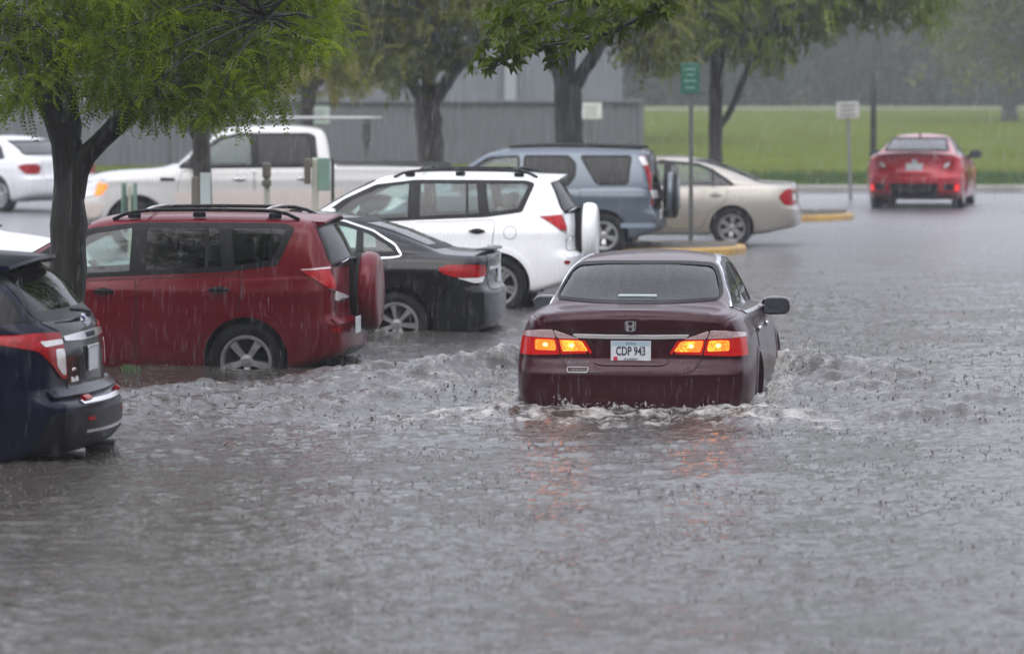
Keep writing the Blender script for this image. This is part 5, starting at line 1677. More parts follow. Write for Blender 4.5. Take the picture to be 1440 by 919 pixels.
# spray thrown up at the wheels
def spray():
    V, F = [], []
    fo = lambda a, b: np.array([HX, HY]) + SC * (a * hf + b * hl)
    q = 0
    def blob(p, r, st):
        nonlocal V, F
        o = len(V)
        for d in ((1, 0, 0), (-1, 0, 0), (0, 1, 0), (0, -1, 0), (0, 0, st), (0, 0, -st)):
            V.append((p[0] + d[0] * r, p[1] + d[1] * r, p[2] + d[2] * r))
        F += [tuple(o + i for i in f) for f in ((0, 2, 4), (2, 1, 4), (1, 3, 4), (3, 0, 4), (2, 0, 5), (1, 2, 5), (3, 1, 5), (0, 3, 5))]
    r = random.Random(4)
    for a0, b0, n, sa, hmax in ((.72, .97, 300, .25, .26), (.75, -.99, 520, .30, .34), (3.5, -1.02, 420, .30, .32), (3.5, 1.0, 200, .3, .25), (.02, .5, 60, .05, .10), (-.05, 0, 120, .10, .05)):
        for i in range(n):
            z = hmax * r.random() ** 1.6
            a = a0 + r.gauss(0, sa) * (1 - z / hmax * .5)
            b = b0 + math.copysign(abs(r.gauss(0, .09)) + z * .22, b0) if abs(b0) > .6 else b0 + r.gauss(0, .35 if a0 < 0 else .05)
            p = fo(a, b)
            rad = .0035 + .012 * r.random() ** 3
            blob((p[0], p[1], z + .02), rad, 1 + 1.6 * r.random())
    # ragged sheets
    for a0, b0, ln, hm, lean in ((.52, -.955, .50, .19, .10), (3.15, -.97, .40, .15, .08), (.55, .95, .45, .13, .09), (3.3, .96, .45, .15, .10), (-.045, .46, .0, .0, 0)):
        if ln == 0: continue
        nu, nv = 34, 9
        o = len(V)
        ph = r.random() * 9
        for i in range(nu):
            u = i / (nu - 1)
            top = hm * (math.sin(math.pi * min(1, u * 1.05)) ** .8) * (.55 + .45 * noise.noise(Vector((u * 9, ph, 0))) + .25 * noise.noise(Vector((u * 26, ph, 3))))
            for j in range(nv):
                v = j / (nv - 1)
                w = math.copysign(lean * v ** 1.4 + .02 * noise.noise(Vector((u * 12, v * 6, ph))), b0)
                p = fo(a0 + u * ln - .1 * v, b0 + w)
                V.append((p[0], p[1], max(0, top) * v + .02))
        for i in range(nu - 1):
            for j in range(nv - 1):
                F.append((o + i * nv + j, o + (i + 1) * nv + j, o + (i + 1) * nv + j + 1, o + i * nv + j + 1))
    mt, nd, lk = mat_new('white_spray')
    out = N(nd, 'ShaderNodeOutputMaterial'); d = N(nd, 'ShaderNodeBsdfPrincipled')
    d.inputs['Base Color'].default_value = (.62, .61, .58, 1); d.inputs['Roughness'].default_value = .35
    t = N(nd, 'ShaderNodeBsdfTransparent'); mx = N(nd, 'ShaderNodeMixShader')
    tc = N(nd, 'ShaderNodeTexCoord')
    nz = N(nd, 'ShaderNodeTexNoise', i_Scale=24., i_Detail=6., i_Roughness=.7); lk.new(tc.outputs['Object'], nz.inputs['Vector'])
    mr = N(nd, 'ShaderNodeMapRange'); mr.inputs['From Min'].default_value = .42; mr.inputs['From Max'].default_value = .62; mr.inputs['To Min'].default_value = .05; mr.inputs['To Max'].default_value = .6
    lk.new(nz.outputs['Fac'], mr.inputs['Value']); lk.new(mr.outputs[0], mx.inputs['Fac'])
    lk.new(t.outputs[0], mx.inputs[1]); lk.new(d.outputs[0], mx.inputs[2]); lk.new(mx.outputs[0], out.inputs['Surface'])
    mk('wheel_spray', V, F, mt, None, True, kind='stuff')
spray()

# falling rain: slim drops all through the air of the lot
def rain():
    n = 36000
    D = 13 + 62 * rng.random(n) ** .7
    X = (rng.random(n) * 2 - 1) * (D * .14 + .3)
    Z = rng.random(n) * 5.5
    ln = .06 + .08 * rng.random(n)
    w = (.0005 + .0006 * rng.random(n)) * np.clip(D / 30, .6, 1.5)
    V = np.zeros((n, 8, 3))
    a = rng.random(n) * 6.28
    for j in range(3):
        t = a + 2 * math.pi * j / 3
        V[:, j] = np.stack([X + w * np.cos(t), D + w * np.sin(t), Z + ln * .3], 1)
        V[:, 3 + j] = np.stack([X + w * np.cos(t) + ln * .02, D + w * np.sin(t), Z + ln * .75], 1)
    V[:, 6] = np.stack([X, D, Z], 1)
    V[:, 7] = np.stack([X + ln * .03, D, Z + ln], 1)
    o = np.arange(n)[:, None] * 8
    T = []
    for j in range(3):
        k = (j + 1) % 3
        T += [np.concatenate([o + 6, o + k, o + j], 1), np.concatenate([o + j, o + k, o + 3 + k], 1), np.concatenate([o + j, o + 3 + k, o + 3 + j], 1), np.concatenate([o + 3 + j, o + 3 + k, o + 7], 1)]
    mt, nd, lk = mat_new('rain_water')
    out = N(nd, 'ShaderNodeOutputMaterial'); t = N(nd, 'ShaderNodeBsdfTransparent'); tr = N(nd, 'ShaderNodeBsdfTranslucent')
    d = N(nd, 'ShaderNodeBsdfDiffuse'); tr.inputs['Color'].default_value = (.8, .83, .86, 1); d.inputs['Color'].default_value = (.8, .83, .86, 1)
    m1 = N(nd, 'ShaderNodeMixShader'); m2 = N(nd, 'ShaderNodeMixShader'); m1.inputs[0].default_value = .5; m2.inputs[0].default_value = .17
    lk.new(d.outputs[0], m1.inputs[1]); lk.new(tr.outputs[0], m1.inputs[2]); lk.new(t.outputs[0], m2.inputs[1]); lk.new(m1.outputs[0], m2.inputs[2])
    lk.new(m2.outputs[0], out.inputs['Surface'])
    mk_np('rain', V.reshape(-1, 3), np.concatenate(T, 0), mt, None, True, 'stuff')
rain()

# ------------------------------------------------------------------ ground, kerb, lawn
def ground():
    ys = [-200, 0, 40, 60, 75, 84, 90, 98.4, 140, 400, 1500]
    zs = [-.42, -.42, -.36, -.24, -.14, -.07, -.04, -.02, -.3, -.6, -.6]
    xs = [-1500, -300, -60, -20, 0, 20, 60, 300, 1500]
    V = [(x, y, z) for y, z in zip(ys, zs) for x in xs]
    k = len(xs)
    F = [(i * k + j, i * k + j + 1, (i + 1) * k + j + 1, (i + 1) * k + j) for i in range(len(ys) - 1) for j in range(k - 1)]
    mk('ground', V, F, pbr('wet_asphalt', (.045, .045, .047), .25, var=.3, vscale=.8, bump=.2, bscale=30), None, True, kind='structure')
ground()

def lawn():
    ys = np.concatenate([np.linspace(98.6, 140, 24), np.linspace(145, 420, 30)])
    xs = np.concatenate([[-600, -200, -60], np.linspace(-40, 60, 60), [90, 200, 600]])
    X, Y = np.meshgrid(xs, ys)
    Z = .10 + .13 * smooth(98.6, 101, Y) + 1.95 * .28 * smooth(104, 300, Y) + .04 * fbm(X, Y, 51, 14) * smooth(100, 110, Y)
    V = np.stack([X, Y, Z], -1).reshape(-1, 3)
    n, m = X.shape
    i = np.arange(n - 1)[:, None] * m + np.arange(m - 1)[None, :]
    F = np.stack([i, i + 1, i + m + 1, i + m], -1).reshape(-1, 4)
    mk_np('lawn', V, F, pbr('lawn_grass', (.068, .090, .003), .9, spec=.05, var=.35, vscale=.35, bump=.3, bscale=8), None, True, 'structure')
    # upright, darker green blades along the kerb verge
    n = 26000
    x = -12 + 42 * rng.random(n); y = 98.75 + 5.5 * rng.random(n)
    z = .10 + .13 * smooth(98.6, 101, y)
    h = .10 + .16 * rng.random(n); a = rng.random(n) * 6.28; w = .012
    l = .05 * (rng.random(n) - .5)
    V = np.stack([np.stack([x + w * np.cos(a), y + w * np.sin(a), z], 1), np.stack([x - w * np.cos(a), y - w * np.sin(a), z], 1), np.stack([x + l, y + l, z + h], 1)], 1)
    mk_np('verge_grass', V.reshape(-1, 3), np.arange(3 * n).reshape(-1, 3), pbr('verge_blades', (.04, .085, .014), .7, var=.3, vscale=1.), None, False, 'stuff')
    # pale path across the top of the lawn
    ys = np.linspace(6, 80, 40)
    V, F = [], []
    for i, x in enumerate(ys):
        yc = 262 + 8 * math.sin(x * .05)
        for dy in (-3.0, 3.0):
            yy = yc + dy
            V.append((x, yy, float(.10 + .13 + 1.95 * .28 * smooth(104, 300, np.array(yy))) + .06))
    for i in range(39): F.append((2 * i, 2 * i + 2, 2 * i + 3, 2 * i + 1))
    mk('path', V, F, pbr('pale_path', (.36, .35, .32), .7, var=.1), None, True, kind='structure')
lawn()

M_KERB = pbr('kerb_concrete', (.27, .26, .245), .5, var=.25, vscale=1.5, bump=.2, bscale=20)
M_YEL = pbr('kerb_yellow', (.46, .28, .07), .42, var=.22, vscale=3., bump=.2, bscale=25)
M_MULCH = pbr('mulch', (.085, .072, .056), .9, var=.5, vscale=9, bump=1., bscale=25)
def kerb():
    bm = bmesh.new()
    for x in np.arange(-60, 80, 3.0):
        bm_box(bm, (x + 1.5, 98.45, .02), (2.985, .36, .30), .03)
    o = from_bm('kerb', bm, M_KERB, None)
    o['kind'] = 'structure'
kerb()

def island(label, tip, base_y, length, width, th):
    """long bed with a rounded nose towards +x, yellow kerb round a mulch top"""
    t = thing('kerb_island', label, 'kerb', (tip.x, tip.y, 0), 0)
    r = width / 2
    def outline(inset):
        rr = r - inset
        P = [(-length, -rr)] + [(-r + rr * math.cos(a), rr * math.sin(a)) for a in np.linspace(-math.pi / 2, math.pi / 2, 18)] + [(-length, rr)]
        c, s = math.cos(th), math.sin(th)
        return [(p[0] * c - p[1] * s, p[0] * s + p[1] * c) for p in P]
    A, B = outline(0), outline(.15)
    C0 = outline(.02)
    k = len(A)
    H = .11
    V = [(x, y, -.25) for x, y in A] + [(x, y, H - .03) for x, y in A] + [(x, y, H) for x, y in C0] + [(x, y, H) for x, y in B] + [(x, y, H - .08) for x, y in B]
    F = [(l * k + i, l * k + i + 1, (l + 1) * k + i + 1, (l + 1) * k + i) for l in range(4) for i in range(k - 1)]
    mk('painted_kerb', V, F, M_YEL, t, False)
    rr = random.Random(3)
    pts = [Vector(p) for p in outline(.14)]
    nx, ny = 60, 12
    V, F = [], []
    c, s = math.cos(th), math.sin(th)
    for i in range(nx + 1):
        u = -length + (length - .12) * i / nx
        hw = r - .14 if u < -r else math.sqrt(max(1e-4, (r - .14) ** 2 - (u + r) ** 2))
        for j in range(ny + 1):
            v = -hw + 2 * hw * j / ny
            V.append((u * c - v * s, u * s + v * c, H - .03 + .07 * (1 - (v / (hw + .01)) ** 2) + .025 * rr.random()))
    for i in range(nx):
        for j in range(ny): F.append((i * (ny + 1) + j, (i + 1) * (ny + 1) + j, (i + 1) * (ny + 1) + j + 1, i * (ny + 1) + j + 1))
    mk('mulch_bed', V, F, M_MULCH, t, True)
    return t
island('mulch bed with worn yellow kerb nose beside the grey-blue SUV', on_z(1049, 354), 0, 5.2, 3.0, R(3))
island('small mulch bed with bright yellow kerb nose behind the beige sedan', on_z(1200, 307), 0, 6.0, 3.4, R(2))

# ------------------------------------------------------------------ fence and building
def fence():
    t = thing('metal_fence', 'grey ribbed metal fence ending at the green lawn', 'fence', (-8, 118, .2))
    D = 118.
    x1 = at(901, 460, D).x
    x0 = -34.
    V, F = [], []
    xs = np.arange(x0, x1, .055)
    zt = CAM_Z - (145 - HOR) / F_PX * D
    for i, x in enumerate(xs):
        y = D + (.022 if (i // 2) % 2 else 0.)
        V += [(x + 8, y - 118, -.4), (x + 8, y - 118, zt - .2)]
    for i in range(len(xs) - 1): F.append((2 * i, 2 * i + 2, 2 * i + 3, 2 * i + 1))
    m = pbr('fence_grey', (.105, .112, .120), .45, var=.12, vscale=.6)
    mk('ribbed_panel', V, F, m, t, False)
    box('top_rail', ((x0 + x1) / 2 + 8, -.03, zt - .16), (x1 - x0, .14, .09), pbr('rail_grey', (.095, .10, .108), .45), t, .01)
    for x in np.arange(x0 + 1, x1 + .1, 3.2):
        box('fence_post', (x + 8, .12, (zt - .2) / 2 - .1), (.12, .12, zt + .1), m, t, .01)
    box('fence_post', (x1 + 8, 0.03, zt / 2 - .2), (.16, .16, zt + .2), m, t, .01)
fence()

def building():
    D = 150.
    x1 = at(875, 460, D).x
    x0 = -42.
    w = x1 - x0
    t = thing('grey_building', 'long grey metal-clad building behind the fence and the trees', 'building', ((x0 + x1) / 2, D + 10, 0))
    m = pbr('building_cladding', (.135, .148, .165), .5, var=.08, vscale=.4)
    V, F = [], []
    xs = np.arange(-w / 2, w / 2, .3)
    for i, x in enumerate(xs):
        y = -10 + (.06 if i % 2 else 0)
        V += [(x, y, -.3), (x, y, 8.2)]
    for i in range(len(xs) - 1): F.append((2 * i, 2 * i + 2, 2 * i + 3, 2 * i + 1))
    mk('wall', V, F, m, t, False)
    box('wall', (0, .1, 3.95), (w, 20.1, 8.4), m, t, .0)
    box('roof', (0, 0, 8.35), (w + .8, 21.2, .35), pbr('roof_grey', (.12, .125, .13), .5), t, .05)
    for px in (718, 372, 120):
        x = at(px, 460, D).x - (x0 + x1) / 2
        box('downpipe', (x, -10.15, 3.9), (.42 if px == 718 else .3, .2, 8.0), pbr('pale_pipe', (.27, .29, .31), .5), t, .04)
    for px in (560, 250):
        x = at(px, 460, D).x - (x0 + x1) / 2
        d = box('door', (x, -10.08, 1.1), (1.9, .12, 2.3), pbr('door_grey', (.13, .14, .155), .5), t, .02)
        box('door_handle', (x + .6, -10.2, 1.1), (.05, .1, .2), M_CHROME, d, .01)
building()

# ------------------------------------------------------------------ trees
def leaf_mat(name, c1, c2, tr=.35):
    if name in MATS: return MATS[name]
    m, nd, lk = mat_new(name)
    out = N(nd, 'ShaderNodeOutputMaterial')
    g = N(nd, 'ShaderNodeNewGeometry')
    mx = N(nd, 'ShaderNodeMix', data_type='RGBA')
    mx.inputs['A'].default_value = (*c1, 1); mx.inputs['B'].default_value = (*c2, 1)
    ta = N(nd, 'ShaderNodeAttribute', attribute_name='tone')
    m1 = N(nd, 'ShaderNodeMath', op='MULTIPLY'); m1.inputs[1].default_value = .35; lk.new(g.outputs['Random Per Island'], m1.inputs[0])
    m2 = N(nd, 'ShaderNodeMath', op='MULTIPLY_ADD'); m2.inputs[1].default_value = .65; lk.new(ta.outputs['Fac'], m2.inputs[0]); lk.new(m1.outputs[0], m2.inputs[2])
    lk.new(m2.outputs[0], mx.inputs['Factor'])
    d = N(nd, 'ShaderNodeBsdfPrincipled'); d.inputs['Roughness'].default_value = .45; d.inputs['Specular IOR Level'].default_value = .22
    t = N(nd, 'ShaderNodeBsdfTranslucent')
    sc = N(nd, 'ShaderNodeVectorMath', op='MULTIPLY'); sc.inputs[1].default_value = (1.5, 1.6, .8)
    lk.new(mx.outputs['Result'], d.inputs['Base Color']); lk.new(mx.outputs['Result'], sc.inputs[0]); lk.new(sc.outputs[0], t.inputs['Color'])
    ms = N(nd, 'ShaderNodeMixShader'); ms.inputs[0].default_value = tr
    lk.new(d.outputs[0], ms.inputs[1]); lk.new(t.outputs[0], ms.inputs[2]); lk.new(ms.outputs[0], out.inputs['Surface'])
    MATS[name] = m
    return m

def frond_template(pairs, ln, leaf, wid, droop=.35):
    """a drooping compound leaf along +x, every leaflet one four-cornered face"""
    V, F = [], []
    for i in range(pairs):
        u = (i + .8) / pairs
        x, z = ln * u, -droop * ln * u * u
        for s in (1, -1):
            l = leaf * (1 - .35 * abs(u - .45)) * random.uniform(.7, 1.2)
            dz = random.uniform(-.25, .1) * l
            o = len(V)
            dx, dy = .35 * l, s * l
            V += [(x, 0, z), (x + dx * .4 - wid, dy * .5, z - .10 * l), (x + dx, dy, z - .3 * l + dz), (x + dx * .4 + wid, dy * .5, z - .10 * l)]
            F.append((o, o + 1, o + 2, o + 3))
    return np.array(V), np.array(F)

def leaf_template(n, ln, wid):
    """a sprig of broad pointed leaves"""
    V, F = [], []
    for i in range(n):
        a = (i - (n - 1) / 2) * .75
        u = .3 * ln * abs(i - (n - 1) / 2)
        c, s = math.cos(a), math.sin(a)
        P = [(0, 0, 0), (.35 * ln, wid * .5, .012), (.7 * ln, wid * .34, 0), (ln, 0, -.02), (.7 * ln, -wid * .34, 0), (.35 * ln, -wid * .5, .012)]
        o = len(V)
        for p in P: V.append((p[0] * c - p[1] * s + .05 * (n - abs(i - n / 2)) * 0, p[0] * s + p[1] * c, p[2] - .02 * u))
        F += [(o, o + 1, o + 2, o + 3), (o, o + 3, o + 4, o + 5)]
    return np.array(V), np.array(F)

def scatter(T, P, dirs, sizes, roll=.5):
    """copies of template T=(V,F) at points P with their +x axis along dirs"""
    V0, F0 = T
    n = len(P)
    x = dirs / (np.linalg.norm(dirs, axis=1)[:, None] + 1e-9)
    up = np.tile(np.array([0, 0, 1.0]), (n, 1)) + roll * rng.normal(size=(n, 3))
    y = np.cross(up, x); y /= np.linalg.norm(y, axis=1)[:, None] + 1e-9
    z = np.cross(x, y)
    B = np.stack([x, y, z], 1)                              # n,3(axis),3
    V = np.einsum('vk,nkc->nvc', V0, B) * sizes[:, None, None] + P[:, None, :]
    F = F0[None] + (np.arange(n) * len(V0))[:, None, None]
    return V.reshape(-1, 3), F.reshape(-1, F0.shape[1])

M_BARK = pbr('wet_bark', (.012, .011, .008), .55, var=.4, vscale=5., bump=1., bscale=16., stretch=(1, 1, .25))
M_BARK2 = pbr('grey_bark', (.045, .037, .030), .6, var=.4, vscale=5., bump=1., bscale=14., stretch=(1, 1, .25))

def poly_points(poly, n):
    P = np.array(poly, float)
    mn, mx = P.min(0), P.max(0)
    out = np.zeros((0, 2))
    while len(out) < n:
        q = mn + (mx - mn) * rng.random((n * 2, 2))
        out = np.vstack([out, q[pip(q, P)]])
    return out[:n]

def tree(name, label, D, base, limbs, regions, leaf, tmpl, depth=2.2, n_clump=300, per=12, cr=.28, size=(.7, 1.3), bark=None, group=None, down=.12, twigs=True, ground=-.4):
    """limbs: [(photo-column/row path, radius0, radius1, depth drift)], regions: outlines the crown fills in that plane"""
    bx = at(base, 460, D)
    t = thing(name, label, 'tree', (bx.x, D, ground), 0, group)
    O = Vector((bx.x, D, ground))
    mb = MB()
    segs = []
    for path, r0, r1, dd in limbs:
        P = []
        for i, (px, py) in enumerate(path):
            u = i / max(1, len(path) - 1)
            P.append(at(px, py, D + dd * u * u) - O)
        # smooth resample
        arr = np.array([tuple(p) for p in P])
        s = np.concatenate([[0], np.cumsum(np.linalg.norm(np.diff(arr, axis=0), axis=1))])
        k = max(6, int(s[-1] / .16))
        q = np.linspace(0, s[-1], k)
        f = [pchip(list(zip(s, arr[:, c]))) for c in range(3)]
        pts = np.stack([g(q) for g in f], 1)
        jit = (.04 if len(segs) == 0 else .12) * r1 * rng.normal(size=pts.shape); jit[0] = 0
        pts += jit
        rad = np.interp(q, [0, s[-1] * (.72 if len(segs) == 0 else 0), s[-1]], [r0, r0 if len(segs) == 0 else r0 * .999, r1]) * (1 + .05 * rng.normal(size=k))
        mb.tube([Vector(p) for p in pts], list(rad), 12)
        segs.append(pts)
    S = np.vstack(segs[1:] if len(segs) > 1 else segs)
    C = []
    tot = sum(w for _, w in regions)
    for poly, w in regions:
        k = int(n_clump * w / tot)
        for px, py in poly_points(poly, k):
            p = at(px, py, D + depth * float(np.clip(rng.normal() * .5, -1, 1)))
            C.append(tuple(p - O))
    C = np.array(C)
    if twigs:
        for c in C[::2]:
            d = np.linalg.norm(S - c, axis=1) + .8 * np.maximum(0, S[:, 2] - c[2] - .5)
            j = int(np.argmin(d))
            a = S[j]
            mid = (a + c) / 2 + np.array([0, 0, .10 * np.linalg.norm(c - a)]) + .06 * rng.normal(size=3)
            mb.tube([Vector(a), Vector(mid), Vector(c)], [.020, .012, .005], 5)
    mb.build('trunk', bark or M_BARK, t, True)
    n = len(C) * per
    ctr = np.repeat(C, per, 0)
    off = rng.normal(size=(n, 3)) * np.array([cr, cr, cr * .62])
    P = ctr + off
    dirs = off + rng.normal(size=(n, 3)) * .15 + np.array([0, 0, -down * cr])
    sz = size[0] + (size[1] - size[0]) * rng.random(n)
    V, F = scatter(tmpl, P, dirs, sz)
    cro = mk_np('crown', V, F, leaf, t, False)
    tone = np.repeat(rng.random(len(C)) ** 1.3, per * len(tmpl[0]))
    cro.data.attributes.new('tone', 'FLOAT', 'POINT').data.foreach_set('value', tone.astype(np.float32))
    return t

FROND = frond_template(9, .20, .033, .0095, .55)
FROND_FAR = frond_template(5, .26, .070, .030, .45)
SPRIG = leaf_template(4, .092, .036)

L1 = leaf_mat('locust_leaf', (.055, .098, .002), (.205, .265, .006), .55)
L2 = leaf_mat('locust_leaf_far', (.055, .100, .004), (.180, .225, .010))
L3 = leaf_mat('yellowing_leaf', (.110, .130, .006), (.340, .290, .012))
L4 = leaf_mat('olive_leaf', (.055, .078, .005), (.165, .165, .012))
L5 = leaf_mat('ash_leaf', (.050, .085, .002), (.150, .185, .006))
TG = 'trees round the flooded parking lot'

# near left tree
tree('locust_tree', 'big dark-barked tree with feathery green leaves in front of the dark red SUV', 35.0, 95,
     [([(96, 640), (95, 520), (95, 400), (96, 300), (98, 236), (99, 196)], .150, .100, 0),
      ([(97, 290), (88, 200), (66, 140), (36, 95), (6, 40), (-30, -70)], .120, .035, -.6),
      ([(97, 300), (96, 180), (92, 110), (97, 40), (106, -60), (100, -180)], .125, .035, .5),
      ([(97, 300), (112, 232), (140, 200), (172, 168), (205, 140), (246, 96), (292, 40), (330, -60)], .100, .030, -.8),
      ([(230, 110), (262, 60), (300, 18), (340, 14), (372, 24)], .035, .008, -1.2),
      ([(92, 110), (62, 60), (55, 0), (40, -90)], .05, .02, .8)],
     [([(-30, -20), (-30, 140), (10, 152), (45, 140), (60, 120), (90, 100), (122, 130), (215, 150), (235, 110), (270, 60), (280, -20)], .8),
      ([(120, 0), (400, 0), (385, 60), (388, 100), (398, 130), (380, 156), (330, 160), (280, 150), (215, 160), (130, 135)], 1.0),
      ([(300, -20), (470, -20), (470, 55), (430, 80), (380, 70), (320, 60)], .38),
      ([(-60, -330), (300, -360), (440, -160), (470, -20), (-60, -20)], 1.9)],
     L1, FROND, 1.6, 1080, 10, .06, (.65, 1.25), M_BARK, TG, .25)
# slim tree behind it
tree('locust_tree', 'slim tree rising in front of the white pickup', 54.0, 285,
     [([(286, 385), (285, 300), (284, 220), (282, 180)], .115, .105, 0),
      ([(283, 200), (262, 168), (238, 140), (212, 90), (190, 20), (180, -60)], .08, .03, 0),
      ([(283, 195), (300, 140), (330, 80), (350, 0), (360, -90)], .075, .03, .6)],
     [([(180, -120), (385, -120), (385, 60), (365, 110), (335, 150), (300, 172), (268, 172), (230, 100), (190, 50)], 1.)],
     L2, FROND_FAR, 2.0, 200, 9, .10, (.7, 1.15), M_BARK2, TG)
# yellowing tree by the fence
tree('locust_tree', 'far yellow-green tree beside the pale sign at the fence', 96.0, 428,
     [([(432, 255), (430, 200), (432, 150), (436, 110)], .17, .15, 0), ([(432, 140), (418, 95), (400, 40), (380, -40)], .11, .05, 0), ([(434, 130), (455, 112), (480, 90), (510, 40), (530, -40)], .09, .04, 0)],
     [([(395, 20), (520, 20), (525, 105), (490, 118), (450, 110), (420, 90), (402, 115)], 1.), ([(340, -160), (560, -160), (560, 20), (380, 20)], 1.0)],
     L3, FROND_FAR, 2.5, 330, 9, .16, (1.1, 1.9), M_BARK2, TG)
# tree in front of the pickup bed
tree('locust_tree', 'mid-distance tree with olive crown standing behind the pickup bed', 78.0, 605,
     [([(606, 320), (606, 235), (604, 180), (598, 130)], .24, .22, 0), ([(600, 155), (578, 112), (560, 60), (545, -20), (530, -120)], .13, .05, 0),
      ([(602, 150), (604, 90), (606, 20), (600, -100)], .15, .06, .5), ([(606, 150), (636, 105), (664, 62), (700, 0), (730, -80)], .14, .05, -.5)],
     [([(470, -30), (560, -30), (560, 40), (530, 50), (480, 30)], .6), ([(520, -180), (760, -200), (760, 10), (690, 30), (640, 45), (560, 45), (500, 10)], 1.6), ([(560, 50), (650, 50), (652, 76), (610, 70), (570, 78)], .14), ([(545, 60), (572, 60), (570, 110), (552, 106)], .12)],
     L4, FROND_FAR, 2.5, 520, 10, .15, (1.0, 1.8), M_BARK2, TG)
# stout dark tree behind the blue SUV
tree('locust_tree', 'stout dark tree standing behind the grey-blue SUV roof', 74.0, 800,
     [([(802, 320), (801, 210), (799, 150), (797, 105)], .235, .24, 0), ([(793, 120), (776, 75), (766, 20), (745, -80)], .15, .06, 0),
      ([(797, 115), (800, 50), (806, -30), (800, -130)], .15, .06, .4), ([(803, 125), (828, 90), (852, 45), (880, -10), (920, -90)], .14, .05, -.4)],
     [([(690, -200), (960, -200), (950, 0), (860, 14), (800, 4), (740, 20), (700, 0)], 1.4), ([(860, 0), (950, 0), (945, 60), (905, 85), (885, 40)], .45), ([(690, -10), (745, -10), (735, 36), (700, 28)], .2)],
     L4, FROND_FAR, 2.5, 420, 10, .15, (1.0, 1.8), M_BARK, TG)
# tree by the beige sedan, wide crown
tree('locust_tree', 'slender forked tree with a wide green crown above the beige sedan', 84.0, 1006,
     [([(1006, 280), (1006, 215), (1006, 160), (1008, 100), (1012, 40), (1010, -40)], .135, .08, 0),
      ([(1007, 182), (1028, 155), (1046, 110), (1064, 70), (1090, 10), (1110, -80)], .075, .04, 0),
      ([(1010, 60), (975, 20), (930, -20), (890, -90)], .07, .03, .3), ([(1064, 70), (1120, 10), (1190, -24), (1260, -30), (1310, -10)], .06, .02, -.5)],
     [([(880, -60), (1180, -60), (1175, 20), (1130, 40), (1110, 60), (1082, 88), (1060, 74), (1020, 60), (980, 62), (940, 86), (905, 76), (885, 20)], 2.1),
      ([(1120, -60), (1330, -60), (1322, 14), (1300, 36), (1270, 24), (1240, 12), (1215, 26), (1190, 12), (1150, 24)], .75), ([(890, -230), (1250, -230), (1330, -60), (880, -60)], 1.1)],
     L2, FROND_FAR, 2.6, 820, 10, .15, (1.0, 1.75), M_BARK2, TG)
# far tree at the right edge
tree('park_tree', 'faint grey tree far across the lawn at the right edge', 215.0, 1420,
     [([(1420, 172), (1420, 120), (1421, 80), (1418, 30), (1415, -60)], .42, .2, 0), ([(1420, 90), (1400, 40), (1370, -10)], .2, .1, 0), ([(1420, 85), (1450, 40), (1480, -20)], .2, .1, 0)],
     [([(1300, -140), (1530, -140), (1530, 40), (1470, 70), (1400, 62), (1330, 50)], 1.)],
     L4, frond_template(3, .8, .30, .09), 5., 150, 10, 1.0, (1.0, 1.8), M_BARK2, TG, ground=.5)

# overhanging bough close to the sedan: its trunk stands right of the frame, the bough crosses above it
def bough():
    D = 31.0
    t = thing('ash_tree', 'leafy bough with broad pointed leaves hanging into the top of the photo', 'tree', (5.4, D, -.4), 0, TG)
    O = Vector((5.4, D, -.4))
    mb = MB()
    P = lambda px, py, dd=0: at(px, py, D + dd) - O
    mb.tube([Vector((0, 0, 0)), Vector((.02, 0, 1.8)), Vector((-.06, 0, 3.4)), Vector((-.1, .1, 5.2)), Vector((0, .2, 7.))], [.17, .15, .14, .10, .05], 14)
    main = [Vector((-.06, 0, 3.5)), P(1500, -150), P(1250, -120), P(1060, -60), P(960, -12), P(910, 18), P(868, 42), P(820, 56), P(770, 64), P(725, 62)]
    mb.tube(main, [.08, .07, .055, .04, .026, .02, .016, .012, .009, .005], 9)
    brs = [[P(960, -12), P(900, -25), P(840, -10), P(780, 5), P(720, 22), P(680, 60)], [P(820, 56), P(790, 80), P(765, 100)], [P(770, 64), P(720, 80), P(690, 98)], [P(868, 42), P(860, 10), P(840, -20)],
           [P(780, 5), P(745, 40), P(705, 68)], [P(910, 18), P(930, 10), P(955, 14)], [P(720, 62), P(698, 90), P(690, 108)]]
    for b in brs: mb.tube(b, list(np.linspace(.014, .004, len(b))), 6)
    mb.build('trunk', M_BARK, t)
    C = []
    for b in [main[3:]] + brs:
        a = np.array([tuple(p) for p in b])
        s = np.concatenate([[0], np.cumsum(np.linalg.norm(np.diff(a, axis=0), axis=1))])
        k = int(s[-1] / .050)
        q = s[-1] * rng.random(k)
        C.append(np.stack([np.interp(q, s, a[:, c]) for c in range(3)], 1))
    C = np.vstack(C)
    # fill the photographed outline
    pts = [([(672, -20), (960, -20), (950, 12), (900, 20), (860, 40), (800, 75), (740, 70), (690, 100), (668, 90), (690, 40)], 165)]
    for poly, k in pts:
        q = poly_points(poly, k)
        C = np.vstack([C, np.array([tuple(P(x, y, .5 * rng.normal())) for x, y in q])])
    q = poly_points([(680, -150), (1500, -200), (1500, -60), (960, -20), (680, -20)], 520)
    C = np.vstack([C, np.array([tuple(P(x, y, .7 * rng.normal())) for x, y in q])])
    n = len(C)
    d = rng.normal(size=(n, 3)) * np.array([1, .8, .35]) + np.array([-.5, 0, -.75])
    V, F = scatter(SPRIG, C + rng.normal(size=(n, 3)) * .025, d, .8 + .5 * rng.random(n), .6)
    mk_np('crown', V, F, L5, t, False)
bough()

